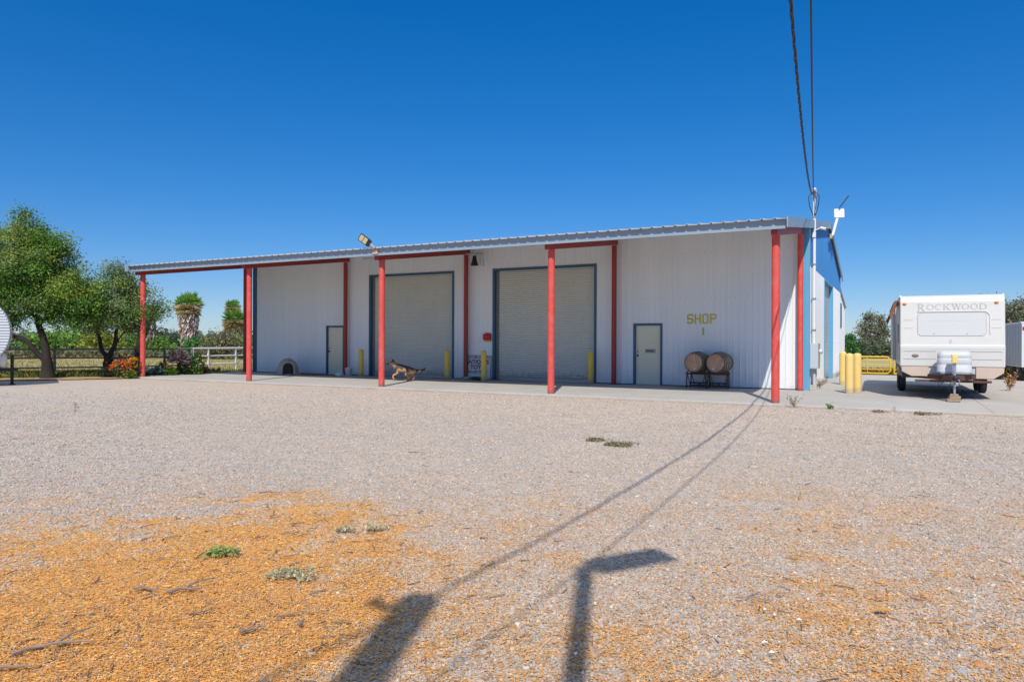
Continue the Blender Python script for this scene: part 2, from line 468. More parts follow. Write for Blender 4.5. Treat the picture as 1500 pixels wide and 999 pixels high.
# ------------------------------------------------------------------ ground
def vnoise(x, y, seed):
    x = np.asarray(x, float); y = np.asarray(y, float)
    xi = np.floor(x).astype(np.int64); yi = np.floor(y).astype(np.int64)
    fx = x-xi; fy = y-yi; fx = fx*fx*(3-2*fx); fy = fy*fy*(3-2*fy)
    def h(a, b):
        n = (a*374761393 + b*668265263 + seed*144269504) & 0x7fffffff
        n = ((n ^ (n >> 13))*1274126177) & 0x7fffffff
        return ((n ^ (n >> 16)) & 0xffff)/65535.
    return (h(xi, yi)*(1-fx)+h(xi+1, yi)*fx)*(1-fy) + (h(xi, yi+1)*(1-fx)+h(xi+1, yi+1)*fx)*fy
def fbm(x, y, seed, o=4):
    s = 0; a = .5
    for i in range(o):
        s = s + a*vnoise(x*2**i, y*2**i, seed+i); a *= .5
    return s/(1-.5**o)
def sstep(a, b, x):
    t = np.clip((x-a)/(b-a), 0, 1); return t*t*(3-2*t)
def straw(u, v):
    """how much straw and bark litter lies on the gravel at (u, v)"""
    X = .8823*(u-2.619) + .4707*(v+18.844); Z = -.4707*(u-2.619) + .8823*(v+18.844)
    n = fbm(u*1.1, v*1.1, 3); n2 = fbm(u*3.1, v*3.1, 17)
    edge = -.82 + .14*(Z-4.4) + (n-.5)*1.5 + (n2-.5)*1.3
    n3 = fbm(u*8.3, v*8.3, 23)
    m = sstep(.85, -.95, X-edge+(n3-.5)*1.3)
    far = 6.75 - .72*np.abs(X+2.0) + (n-.5)*2.0 + (n2-.5)*1.7 + (n3-.5)*1.6
    m = m*sstep(1.7, -1.5, Z-far)
    p = fbm(u*.9+5, v*.9+9, 31); p2 = fbm(u*3.4, v*3.4, 57)
    side = (.16 + .36*sstep(.40, .75, p*.4+p2*.35+n3*.25))*sstep(10.5, 5.0, Z)
    halo = .42*np.exp(-np.clip(X+.9, 0, 9)/1.3)*sstep(8.2, 5.0, Z)*sstep(-3.2, -1.2, X)*(.4+1.2*n2)
    side = np.maximum(side, halo)
    return np.clip(np.maximum(m*(.74+.45*n2+.5*(n3-.4)), side), 0, 1)

def axis_pts(lo, hi, dlo, dhi, step):
    a = list(np.arange(dlo, dhi+1e-6, step)); s = step; x = dhi; b = []
    while x < hi: s *= 1.35; x = min(hi, x+s); b.append(x)
    s = step; x = dlo; c = []
    while x > lo: s *= 1.35; x = max(lo, x-s); c.append(x)
    return np.array(c[::-1]+a+b)
ux = axis_pts(-900, 900, -6.5, 7.5, .07); vy = axis_pts(-900, 1200, -18.8, -8, .07)
U, Vv = np.meshgrid(ux, vy, indexing='ij')
near = sstep(22, 8, np.hypot(U-2.6, Vv+18.8))
Zg = GZ + near*((fbm(U*.7, Vv*.7, 5)-.5)*.03 + (fbm(U*4, Vv*4, 8)-.5)*.016)
st = np.where(near > .01, straw(U, Vv), 0)
nu, nv = U.shape
me = bpy.data.meshes.new('gravel_ground')
me.vertices.add(nu*nv); me.vertices.foreach_set('co', np.stack([U, Vv, Zg], -1).reshape(-1))
I = np.arange(nu*nv).reshape(nu, nv)
q = np.stack([I[:-1, :-1], I[1:, :-1], I[1:, 1:], I[:-1, 1:]], -1).reshape(-1).astype(np.int32)
nf = len(q)//4
me.loops.add(len(q)); me.loops.foreach_set('vertex_index', q)
me.polygons.add(nf); me.polygons.foreach_set('loop_start', np.arange(0, len(q), 4, dtype=np.int32))
me.polygons.foreach_set('loop_total', np.full(nf, 4, dtype=np.int32))
me.update(calc_edges=True)
a = me.attributes.new('straw', 'FLOAT', 'POINT'); a.data.foreach_set('value', st.reshape(-1).astype(np.float32))
t = NT('gravel')
c = t.coord()
def voro(scale, feat='F1', out='Color', vec=c):
    n = t.n.new('ShaderNodeTexVoronoi'); n.feature = feat; n.inputs['Scale'].default_value = scale
    t.link(vec, n.inputs['Vector']); return n.outputs[out]
warp = t.n.new('ShaderNodeVectorMath'); warp.operation = 'ADD'
sc = t.n.new('ShaderNodeVectorMath'); sc.operation = 'SCALE'; sc.inputs['Scale'].default_value = .012
nn = t.n.new('ShaderNodeTexNoise'); nn.inputs['Scale'].default_value = 60; t.link(c, nn.inputs['Vector'])
t.link(nn.outputs['Color'], sc.inputs[0]); t.link(c, warp.inputs[0]); t.link(sc.outputs[0], warp.inputs[1])
wv = warp.outputs[0]
G = [(0, (.21,.18,.155)), (.15, (.40,.335,.28)), (.36, (.53,.44,.35)), (.52, (.44,.395,.355)), (.68, (.56,.465,.38)), (.84, (.60,.48,.375)), (1, (.70,.62,.53))]
k1 = t.ramp(voro(38, vec=wv), G); k2 = t.ramp(voro(15, vec=wv), G); k3 = t.ramp(voro(80, vec=wv), G)
k = t.mix(.35, k1, k2); k = t.mix(.3, k, k3)
big = t.noise(.22, 5, .6, c)
k = t.mix(t.ramp(big, [(.35, 0.), (.7, .55)]), k, (.58, .46, .365))
stk = t.noise(1.0, 5, .6, t.scaled(c, (.22, 1.1, 1)))
k = t.mix(t.ramp(stk, [(.42, 0.), (.66, .6)]), k, (.50, .42, .35))
lane = t.noise(1.0, 4, .55, t.scaled(c, (.05, .42, 1)))
k = t.mix(t.ramp(lane, [(.46, 0.), (.6, .6)]), k, (.40, .385, .375))
lane2 = t.noise(1.0, 4, .55, t.scaled(c, (.035, .9, 1)))
k = t.mix(t.ramp(lane2, [(.52, 0.), (.64, .55)]), k, (.56, .45, .355))
spk = t.noise(5.5, 7, .75, c)
k = t.mix(.5, k, t.ramp(spk, [(.32, (.30, .26, .225)), (.5, (.50, .425, .355)), (.7, (.66, .55, .45))]))
mid = t.noise(1.3, 5, .6, c)
k = t.mix(t.ramp(mid, [(.4, 0.), (.75, .4)]), k, (.44, .39, .345))
# fine dust towards the slab, tinted litter where the straw lies
sp = t.n.new('ShaderNodeSeparateXYZ'); t.link(c, sp.inputs[0])
mr = t.n.new('ShaderNodeMapRange'); mr.inputs[1].default_value = -7; mr.inputs[2].default_value = -.6; mr.inputs[3].default_value = 0; mr.inputs[4].default_value = .55
t.link(sp.outputs[1], mr.inputs[0])
k = t.mix(mr.outputs[0], k, (.60, .475, .375))
fr_ = t.n.new('ShaderNodeMapRange'); fr_.inputs[1].default_value = -.95; fr_.inputs[2].default_value = -.42; fr_.inputs[4].default_value = .5; t.link(sp.outputs[1], fr_.inputs[0])
fm = t.n.new('ShaderNodeMath'); fm.operation = 'ADD'; t.link(fr_.outputs[0], fm.inputs[0]); t.link(t.noise(2.2, 6, .7, c), fm.inputs[1])
k = t.mix(t.ramp(fm.outputs[0], [(.78, 0.), (.98, .8)]), k, (.33, .235, .16))
at = t.n.new('ShaderNodeAttribute'); at.attribute_name = 'straw'
so_ = t.ramp(voro(55, vec=wv), [(0, (.48,.24,.07)), (.4, (.72,.37,.09)), (.75, (.77,.44,.13)), (1, (.62,.41,.20))])
gate = t.n.new('ShaderNodeMath'); gate.operation = 'MULTIPLY_ADD'; gate.inputs[1].default_value = .9; gate.inputs[2].default_value = -.28
t.link(t.noise(24, 5, .7, c), gate.inputs[0])
ad = t.n.new('ShaderNodeMath'); ad.operation = 'ADD'; t.link(at.outputs['Fac'], ad.inputs[0]); t.link(gate.outputs[0], ad.inputs[1])
k = t.mix(t.ramp(ad.outputs[0], [(.33, 0.), (.85, .92)]), k, so_)
t.link(k, t.b.inputs['Base Color']); t.b.inputs['Roughness'].default_value = .9; t.b.inputs['Specular IOR Level'].default_value = .15
d1 = voro(38, out='Distance', vec=wv); d2 = voro(15, out='Distance', vec=wv)
sm = t.n.new('ShaderNodeMath'); sm.operation = 'ADD'; t.link(d1, sm.inputs[0]); t.link(d2, sm.inputs[1])
inv = t.n.new('ShaderNodeMath'); inv.operation = 'MULTIPLY'; inv.inputs[1].default_value = -1; t.link(sm.outputs[0], inv.inputs[0])
t.bump(inv.outputs[0], .7, .016)
me.materials.append(t.m); me.shade_smooth()
ground = bpy.data.objects.new('gravel_ground', me); COL.objects.link(ground); struct(ground)
def gheight(u, v):
    nr = sstep(22, 8, np.hypot(u-2.6, v+18.8))
    return GZ + nr*((fbm(u*.7, v*.7, 5)-.5)*.03 + (fbm(u*4, v*4, 8)-.5)*.016)

# dry pasture beyond the fence and the far fields
t = NT('dry_pasture'); c = t.coord()
k = t.ramp(t.noise(.08, 6, .65, c), [(.3, (.36,.30,.11)), (.5, (.48,.39,.16)), (.7, (.29,.29,.09))])
k = t.mix(.5, k, t.ramp(t.noise(5, 6, .7, c), [(.3, (.26,.23,.09)), (.7, (.54,.43,.20))]))
t.link(k, t.b.inputs['Base Color']); t.b.inputs['Roughness'].default_value = .95
t.bump(t.noise(14, 5, .7, c), .8, .06)
m_field = t.m
def sheet(name, poly, z, mat):
    mb = MB(); mb.add([(p[0], p[1], z) for p in poly], [tuple(range(len(poly)))])
    return struct(mb.build(name, mat))
edge = [(-34, -11), (-29.3, -5.6), (-28.0, -4.1), (-26.3, -2.2), (-25.7, -1.25), (-25.0, -.75), (-24.85, .2), (-24.85, 26), (-12, 30), (.3, 30), (.3, 20.6), (9, 20.0), (14, 19), (30, 18), (900, 0), (900, 1200), (-900, 1200), (-900, -560)]
E2 = []
for i in range(len(edge)-1):
    a_, b_ = np.array(edge[i]), np.array(edge[i+1]); L = np.linalg.norm(b_-a_); n_ = int(min(14, max(1, L/.5))) if L < 20 else 1
    for j in range(n_):
        p = a_ + (b_-a_)*j/n_
        if L < 20: p = p + rng.normal(size=2)*.09
        E2.append(tuple(p))
E2 += edge[-1:]
sheet('pasture_field', E2, GZ+.022, m_field)
# bare brown earth strip at the field edge
t = NT('bare_earth'); c = t.coord()
k = t.ramp(t.noise(3, 6, .7, c), [(.3, (.34,.18,.09)), (.55, (.50,.29,.15)), (.75, (.55,.40,.27))])
t.link(k, t.b.inputs['Base Color']); t.b.inputs['Roughness'].default_value = .95; t.bump(t.noise(25, 5, .7, c), .6, .03)
m_earth = t.m
strip = [(-33.2, -11.6), (-28.6, -6.2), (-25.7, -2.9), (-24.6, -1.5), (-24.5, -.9), (-24.74, -.2), (-25.2, -.55), (-26.0, -1.7), (-28.6, -4.9), (-33.8, -10.8)]
S2 = []
for i in range(len(strip)):
    a_, b_ = np.array(strip[i]), np.array(strip[(i+1) % len(strip)]); n_ = max(1, int(np.linalg.norm(b_-a_)/.4))
    for j in range(n_): S2.append(tuple(a_+(b_-a_)*j/n_ + rng.normal(size=2)*.10))
sheet('bare_earth_strip', S2, GZ+.032, m_earth)

# concrete slab (porch apron and drive to the right), with joints
t = NT('concrete'); c = t.coord()
k = t.ramp(t.noise(.5, 7, .65, c), [(.3, (.40,.375,.335)), (.7, (.53,.50,.455))])
k = t.mix(.4, k, t.ramp(t.noise(9, 6, .7, c), [(.25, (.36,.34,.31)), (.75, (.56,.53,.48))]))
k = t.mix(t.ramp(t.noise(.9, 8, .72, c), [(.52, 0.), (.72, .55)]), k, (.33, .30, .265))
sp = t.n.new('ShaderNodeSeparateXYZ'); t.link(c, sp.inputs[0])
mr = t.n.new('ShaderNodeMapRange'); mr.inputs[1].default_value = 3; mr.inputs[2].default_value = 9; t.link(sp.outputs[0], mr.inputs[0])
dn = t.noise(.35, 6, .65, c)
mm = t.n.new('ShaderNodeMath'); mm.operation = 'MULTIPLY'; t.link(mr.outputs[0], mm.inputs[0]); t.link(t.ramp(dn, [(.3, .1), (.6, 1.)]), mm.inputs[1])
k = t.mix(mm.outputs[0], k, (.52, .41, .30))
t.link(k, t.b.inputs['Base Color']); t.b.inputs['Roughness'].default_value = .85
t.bump(t.noise(60, 4, .6, c), .15, .005)
mb = MB()
xs = [-24.75, -18.45, -12.3, -6.15, -.02, .26, 4.5, 9, 14, 20, 30]
for a_, b_ in zip(xs[:-1], xs[1:]):
    if b_ <= .3: mb.span((a_+.006, -.36, -.2), (b_-.006, 5.44, 0))
    else:
        for y0, y1 in ((-.36, 4.6), (4.6, 9.6), (9.6, 14.6), (14.6, 19.0)):
            mb.span((a_+.006, y0+.006, -.2), (b_-.006, y1-.006, -.003))
mb.span((-24.74, -.355, -.2), (29.99, 18.98, -.014))
struct(mb.build('concrete_slab', t.m, recalc=False, bevel=.012, seg=1))

# ------------------------------------------------------------------ the shop building
S = 6.1513; D = 5.259; W = 5.46; SIDE = .235; LEFT = -24.27; VB = 20.0; RIDGE = 12.7
roofz = lambda v: 4.50 + .137*(v+.45) if v <= RIDGE else 4.50 + .137*(RIDGE+.45) - .212*(v-RIDGE)
shop = thing('metal_shop', 'long white ribbed metal shop with red-posted porch and two roll-up doors', 'building', (0, 0, 0))
P_ = lambda mb, name, mat, par=shop, **k: mb.build(name, mat, par, **k)

mb = MB()
zt = roofz(W)-.03
for u0, u1, z0 in ((-24.05, -19.72, 0.012), (-19.72, -18.68, 2.17), (-18.68, -17.3, .012), (-17.3, -12.98, 4.32), (-12.98, -11.2, .012), (-11.2, -6.89, 4.32), (-6.89, -5.5, .012), (-5.5, -4.46, 2.15), (-4.46, -.03, .012)):
    corrug(mb, u0, u1, z0, zt, W)
P_(mb, 'front_wall', m_wall, recalc=False)
for a_, b_ in ((-24.04, -19.74), (-18.66, -17.32), (-12.96, -11.22), (-6.87, -5.52), (-4.44, -.05)):
    mb = MB(); mb.span((a_, W-.03, .002), (b_, W+.02, .03)); P_(mb, 'base_trim', m_dark)
mb = MB(); mb.prism([(-.03, W-.035), (SIDE+.02, W-.035), (SIDE+.02, W+.12), (SIDE-.02, W+.12), (SIDE-.02, W+.01), (-.03, W+.01)], 'z', 0, zt-.02)
P_(mb, 'corner_trim', m_trim)
mb = MB(); mb.prism([(LEFT-.02, W-.035), (-24.05, W-.035), (-24.05, W+.01), (LEFT+.02, W+.01), (LEFT+.02, W+.12), (LEFT-.02, W+.12)], 'z', 0, zt-.02)
P_(mb, 'corner_trim', m_frame)

def rollup(u0, u1, zt, seam):
    fr = MB(); wv_ = .09
    fr.span((u0, W-.03, 0), (u0+wv_, W+.2, zt)); fr.span((u1-wv_, W-.03, 0), (u1, W+.2, zt)); fr.span((u0+wv_, W-.03, zt-wv_), (u1-wv_, W+.2, zt))
    d = MB(); slats(d, u0+.22, u1-.22+.14, .07, zt-.09, W+.14, .079, .03)
    o = P_(d, 'roll_up_door', m_rollup, recalc=False)
    P_(fr, 'door_frame', m_frame, o)
    g = MB(); g.span((u0+wv_+.002, W+.105, 0), (u0+.23, W+.16, zt-.092)); P_(g, 'guide_rail', m_greypipe, o)
    b = MB(); b.span((u0+.235, W+.10, .005), (u1-.105, W+.15, .075)); P_(b, 'bottom_bar', m_steel, o)
    s_ = MB(); s_.span((u0+.235, W+.115, seam-.012), (u1-.105, W+.13, seam+.012)); P_(s_, 'slat_seam', m_greybox, o)
rollup(-17.3, -12.98, 4.32, 1.62); rollup(-11.2, -6.89, 4.32, 1.60)

def mandoor(u0, u1, zt, plate):
    fr = MB(); f = .075
    fr.span((u0, W-.025, 0), (u0+f, W+.14, zt)); fr.span((u1-f, W-.025, 0), (u1, W+.14, zt)); fr.span((u0+f, W-.025, zt-f), (u1-f, W+.14, zt))
    d = MB(); d.span((u0+f+.004, W+.055, .02), (u1-f-.004, W+.10, zt-f-.004))
    o = P_(d, 'door', m_door); P_(fr, 'door_frame', m_frame, o)
    h = MB(); h.lathe([(.0, -.07), (.03, -.065), (.034, -.045), (.02, -.03), (.015, -.012), (.03, -.01), (.03, 0)], (u0+f+.075, W+.055, 1.03), 'y', 14)
    P_(h, 'handle', m_dark, o)
    h = MB(); h.lathe([(.001, -.02), (.022, -.02), (.024, 0)], (u0+f+.075, W+.055, 1.17), 'y', 12); P_(h, 'deadbolt', m_dark, o)
    th = MB(); th.span((u0+f, W+.0, .001), (u1-f, W+.13, .018)); P_(th, 'threshold', m_steel, o)
    for z in (.25, 1.05, zt-.35):
        hg = MB(); hg.span((u1-f-.02, W+.045, z), (u1-f+.006, W+.056, z+.1)); P_(hg, 'hinge', m_steel, o)
    if plate:
        p = MB(); p.span((-5.09, W+.045, 1.12), (-4.71, W+.054, 1.26)); pl = P_(p, 'name_plate', m_rvgrey, o)
        q_ = MB(); x = -5.05
        while x < -4.77:
            q_.span((x, W+.042, 1.155), (x+.03, W+.0455, 1.225)); x += .047
        P_(q_, 'plate_lettering', m_dark, pl)
mandoor(-19.72, -18.68, 2.17, False); mandoor(-5.5, -4.46, 2.15, True)

# porch posts and beams
for k in range(5):
    u = -S*k
    mb = MB(); mb.tube([(u, 0, 0), (u, 0, 4.17)], .1, 20)
    po = P_(mb, 'porch_post', m_red, recalc=False)
    mb = MB(); mb.tube([(u, D, 0), (u, D, 4.90)], .088, 18)
    po = P_(mb, 'porch_post', m_red if k == 0 else m_redshade, recalc=False)  # back posts in shade get the darkened red, the sunlit one doesn't
    mb = MB(); mb.span((u-.11, D-.11, .001), (u+.11, D+.11, .014)); P_(mb, 'base_plate', m_redshade, po)
    b0 = lambda v: 4.165+.1435*v
    mb = MB(); mb.prism([(-.30, b0(-.30)), (W-.045, b0(W-.045)), (W-.045, b0(W-.045)+.24), (-.30, b0(-.30)+.24)], 'x', u-.075, u+.075)
    P_(mb, 'porch_beam', m_redshade)

# roof sheets with ribs
def roofsheet(v0, v1, u0, u1, lift=0, zf=roofz):
    mb = MB(); us = []; k = math.floor(u0/.305)
    us.append((u0, 0))
    while k*.305 < u1:
        b = k*.305
        for off, d in ((0, 0), (.028, .036), (.066, .036), (.094, 0)):
            if u0+1e-3 < b+off*.305/.305 < u1-1e-3: us.append((b+off, d))
        k += 1
    us.append((u1, 0)); us.sort()
    vs = []
    for u, d in us:
        for v in (v0, v1): vs.append((u, v, zf(v)+d+lift))
    n = len(us)
    mb.add(vs, [(2*i, 2*i+2, 2*i+3, 2*i+1) for i in range(n-1)])
    return mb
o = P_(roofsheet(-.545, RIDGE, -24.78, SIDE+.08), 'roof', m_roof, recalc=False)
m_ = o.modifiers.new('Solidify', 'SOLIDIFY'); m_.thickness = .012; m_.offset = -1
o2 = P_(roofsheet(RIDGE, VB+.15, -24.78, SIDE+.08), 'roof', m_roof, recalc=False)
m_ = o2.modifiers.new('Solidify', 'SOLIDIFY'); m_.thickness = .012; m_.offset = -1
mb = MB(); mb.prism([(RIDGE-.25, roofz(RIDGE-.25)+.036), (RIDGE, roofz(RIDGE)+.045), (RIDGE+.25, roofz(RIDGE+.25)+.036), (RIDGE, roofz(RIDGE)+.06)], 'x', -24.78, SIDE+.09)
P_(mb, 'ridge_cap', m_roof, o)
mb = MB(); mb.span((-24.76, -.415, 4.262), (SIDE+.05, -.375, 4.492)); P_(mb, 'eave_fascia', m_fascia)
for v in (1.0, 2.4, 3.8):
    mb = MB(); mb.span((-24.74, v-.03, roofz(v)-.20), (SIDE+.03, v+.03, roofz(v)-.02)); P_(mb, 'purlin', m_fascia)
def rake(u0, u1):
    mb = MB()
    pts = [(-.545, .045), (RIDGE, .05), (VB+.16, .045)]
    top = [(v, roofz(v)+d) for v, d in pts]; bot = [(v, roofz(v)-.215) for v, d in pts]
    mb.prism(top+bot[::-1], 'x', u0, u1)
    return mb
P_(rake(SIDE+.085, SIDE+.115), 'rake_trim', m_fascia); P_(rake(-24.985, -24.785), 'rake_trim', m_fascia)

# right side wall: white below, blue gable above, recessed roll-up door
for v0, v1 in ((W+.12, 10.75), (14.9, VB)):
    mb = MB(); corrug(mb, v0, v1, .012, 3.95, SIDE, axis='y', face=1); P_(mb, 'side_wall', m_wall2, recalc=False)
mb = MB()
corrug(mb, W+.12, RIDGE, 3.95, lambda v: roofz(v)-.03, SIDE+.004, axis='y', face=1)
corrug(mb, RIDGE, VB, 3.95, lambda v: roofz(v)-.03, SIDE+.004, axis='y', face=1)
P_(mb, 'blue_gable', m_blue, recalc=False)
mb = MB(); slats(mb, 10.85, 14.8, .05, 3.86, SIDE-.16, .079, .03, axis='y', face=1)
sd = P_(mb, 'roll_up_door', m_rollup, recalc=False)
mb = MB(); mb.span((SIDE-.2, 10.75, 0), (SIDE+.03, 10.85, 3.95)); mb.span((SIDE-.2, 14.8, 0), (SIDE+.03, 14.98, 3.95)); mb.span((SIDE-.2, 10.85, 3.86), (SIDE+.03, 14.8, 3.95))
P_(mb, 'door_frame', m_trim, sd)
m_curb = M('pale_curb', (.45,.41,.35), .9, .15, 3)
mb = MB(); mb.span((SIDE+.002, W+.13, .001), (SIDE+.14, 10.7, .16)); P_(mb, 'curb', m_curb)
mb = MB(); mb.span((SIDE+.002, 15.05, .001), (SIDE+.14, VB, .16)); P_(mb, 'curb', m_curb)
# left and rear walls, rear lean-to
mb = MB(); mb.prism([(W+.02, 0), (VB, 0), (VB, roofz(VB)-.04), (RIDGE, roofz(RIDGE)-.04), (W+.02, roofz(W)-.04)], 'x', LEFT, LEFT+.03)
P_(mb, 'left_wall', m_wall)
mb = MB(); corrug(mb, LEFT+.03, SIDE, 0, roofz(VB)-.04, VB, face=1); P_(mb, 'rear_wall', m_wall, recalc=False)
lz = lambda v: 4.40-.165*(v-VB)
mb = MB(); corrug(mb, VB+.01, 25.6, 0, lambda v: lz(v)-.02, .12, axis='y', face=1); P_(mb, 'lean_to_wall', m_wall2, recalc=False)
mb = MB(); mb.span((.118, 21.6, 2.3), (.15, 22.7, 3.55)); P_(mb, 'lean_to_dark_panel', m_frame)  # flat dark panel in place of an opening, its inner shade painted
mb = MB(); mb.prism([(VB+.03, lz(VB+.03)), (25.8, lz(25.8)), (25.8, lz(25.8)+.05), (VB+.03, lz(VB+.03)+.05)], 'x', LEFT, .2); P_(mb, 'lean_to_roof', m_roof)
mb = MB(); corrug(mb, LEFT, .12, 0, lz(25.6)-.02, 25.6, face=1); P_(mb, 'lean_to_wall', m_wall2, recalc=False)

# painted letters on the front wall
def glyph(mb, strokes, x, z, w, h, y, t=.006):
    for a in strokes:
        mb.prism([(x+p[0]*w, z+p[1]*h) for p in a], 'y', y-t, y)
T_ = .21
def R_(x0, y0, x1, y1): return [(x0, y0), (x1, y0), (x1, y1), (x0, y1)]
c_ = .2
BLK = {
 'S': [[(c_,0),(1-c_,0),(1,.14),(1-T_,.14),(1-T_*1.4,.14),(c_,.14)], [(0,.14),(c_,0),(c_,.14),(T_,.2),(T_,.26),(0,.26)], [(1-T_,.14),(1,.14),(1,.45),(1-.1,.57),(1-T_,.5)], [(.1,.43),(.9,.43),(.9,.57),(.1,.57)], [(0,.55),(.1,.43),(T_,.5),(T_,.86),(0,.86)], [(0,.86),(1,.86),(1-c_,1),(c_,1)], [(1-T_,.76),(1,.76),(1,.86),(1-T_,.86)]],
 'H': [R_(0,0,T_,1), R_(1-T_,0,1,1), R_(T_,.43,1-T_,.57)],
 'O': [R_(0,.14,T_,.86), R_(1-T_,.14,1,.86), [(0,.14),(c_,0),(1-c_,0),(1,.14)], [(0,.86),(1,.86),(1-c_,1),(c_,1)]],
 'P': [R_(0,0,T_,1), [(T_,.86),(1,.86),(1-c_,1),(T_,1)], R_(1-T_,.58,1,.86), [(T_,.44),(1-c_,.44),(1,.58),(T_,.58)]],
 '1': [R_(.38,0,.66,1), [(.2,.80),(.38,.86),(.38,1)]],
}
mb = MB()
for i, ch in enumerate('SHOP'): glyph(mb, BLK[ch], -3.605+i*.258, 2.115, .205, .335, W-.0135)
glyph(mb, BLK['1'], -3.16, 1.735, .19, .25, W-.0135)
P_(mb, 'wall_lettering', m_letter)
# ------------------------------------------------------------------ things on and around the shop
def bollard(mat, h=1.13, r=.105):
    mb = MB(); mb.lathe([(r, 0), (r, h-.06), (r*.93, h-.02), (r*.7, h+.012), (r*.35, h+.028), (.001, h+.032)], n=24)
    return mb
bm_ = bollard(m_yellow).build('bollard', m_yellow, recalc=False)
tag(bm_, 'yellow bollard beside the white bucket, left of the left roll-up door', 'bollard', 'yellow steel bollards', (-17.1, 4.7, 0))
for loc, lab in (((-12.83, 4.73, 0), 'yellow bollard standing at the right edge of the left roll-up door'),
                 ((-10.95, 4.35, 0), 'yellow bollard standing in front of the white antiques sign'),
                 ((-6.93, 5.0, 0), 'yellow bollard at the right edge of the right roll-up door')):
    c_o = bm_.copy(); COL.objects.link(c_o); c_o.location = loc; c_o['label'] = lab
b2 = bollard(m_yellow2, 1.16, .12).build('bollard', m_yellow2, recalc=False)
tag(b2, 'pale yellow bollard nearest the camera, front one of the pair by the drive', 'bollard', 'yellow steel bollards', (1.43, 4.75, 0))
for loc, lab in (((1.62, 5.25, 0), 'pale yellow bollard half hidden behind the front one of the pair'),
                 ((.98, 9.5, 0), 'pale yellow bollard close to the side wall, farther back by the side door')):
    c_o = b2.copy(); COL.objects.link(c_o); c_o.location = loc; c_o['label'] = lab

# barrels on steel stands
def make_stand():
    r = thing('barrel_stand', 'rusty four-legged steel stand carrying the left oak barrel', 'barrel stand', (-3.1, 4.55, 0), 0, 'barrel stands')
    f = MB()
    for y in (.12, .68):
        f.bar((-.33, y, .47), (.33, y, .47), .05, .05)
        f.bar((-.33, y, .445), (-.26, y, .57), .04, .04); f.bar((.33, y, .445), (.26, y, .57), .04, .04)
    for x in (-.3, .3): f.bar((x, .12, .46), (x, .68, .46), .04, .04)
    f.build('top_frame', m_rust, r)
    for x in (-.3, .3):
        for y in (.12, .68):
            l = MB(); l.bar((x, y, .46), (x*1.08, y, 0.0), .035, .035); l.bar((x*.95, y, .44), (x*.62, y, .05), .022, .022)
            l.build('leg', m_rust, r)
    g = MB()
    g.bar((-.31, .12, .07), (.31, .12, .07), .03, .03); g.bar((-.31, .68, .07), (.31, .68, .07), .03, .03); g.bar((.0, .12, .10), (.0, .68, .10), .03, .03)
    g.bar((-.28, .40, .16), (.28, .40, .16), .04, .05)
    g.build('lower_rail', m_rust, r)
    return r
st1 = make_stand(); dup(st1, (-2.40, 4.55, 0), 'rusty four-legged steel stand carrying the right oak barrel', .12)
def make_barrel():
    r = thing('oak_barrel', 'left oak wine barrel lying on a rusty stand, reddish brown head facing out', 'barrel', (-3.14, 4.42, .84), 0, 'oak barrels lying on stands')
    prof = [(.288, 0), (.30, .03)] + [(.30+.055*math.sin(PI*t_/12), .03+.84*t_/12) for t_ in range(1, 12)] + [(.30, .87), (.288, .90)]
    b = MB(); b.lathe([(.268, .035), (.270, 0)]+prof+[(.27, .90), (.268, .865)], axis='y', n=36); b.build('staves', m_oak, r)
    h = MB(); h.lathe([(.001, .035), (.272, .035)], axis='y', n=36); h.build('barrel_head', m_oakhead, r)
    h = MB(); h.lathe([(.272, .865), (.001, .865)], axis='y', n=36); h.build('barrel_head', m_oakhead, r)
    rad = lambda y: .30+.055*math.sin(PI*(y-.03)/.84)
    for y in (.02, .15, .30, .56, .71, .84):
        k_ = MB(); k_.lathe([(rad(max(.03, y))+.002, y), (rad(max(.03, y))+.007, y+.002), (rad(min(.87, y+.04))+.007, y+.038), (rad(min(.87, y+.04))+.002, y+.04)], axis='y', n=36); k_.build('hoop', m_dark, r)
    p = MB(); p.lathe([(.0005, -.012), (.028, -.012), (.032, .036)], (.0, .0, -.20), 'y', 14); p.build('bung', m_whiteplastic, r)
    return r
bb = make_barrel(); bb.rotation_euler = (0, -.2, -.06)
b_r = dup(bb, (-2.44, 4.42, .835), 'right oak wine barrel on a rusty stand, paler weathered side showing')
b_r.rotation_euler = (0, .35, -.11)

# dog house, bucket, block, mat
r = thing('dog_house', 'tan plastic igloo dog house with dark arched entrance by the left wall', 'dog house', (-20.98, 4.4, 0), math.radians(47))
mb = MB(); prof = [(.50, 0), (.50, .05), (.485, .07)] + [(.475*math.cos(a_), .10+.63*math.sin(a_)) for a_ in np.linspace(.02, PI/2-.01, 12)]
mb.lathe(prof, n=40); mb.build('dome', m_igloo, r, recalc=False)
arch = [(-.22, 0.01)] + [(-.22*math.cos(a_), .30+.24*math.sin(a_)) for a_ in np.linspace(0, PI, 12)] + [(.22, 0.01)]
out = [(-.29, 0.01)] + [(-.29*math.cos(a_), .30+.30*math.sin(a_)) for a_ in np.linspace(0, PI, 12)] + [(.29, 0.01)]
mb = MB(); n = len(arch)
for y0, y1 in ((-.60, -.20),):
    vs = [(p[0], y0, p[1]) for p in out]+[(p[0], y0, p[1]) for p in arch]+[(p[0], y1, p[1]) for p in out]+[(p[0], y1, p[1]) for p in arch]
    fs = [(i, i+1, n+i+1, n+i) for i in range(n-1)] + [(i, 2*n+i, 2*n+i+1, i+1) for i in range(n-1)] + [(n+i, n+i+1, 3*n+i+1, 3*n+i) for i in range(n-1)]
    mb.add(vs, fs)
mb.build('entrance_tunnel', m_igloo, r)
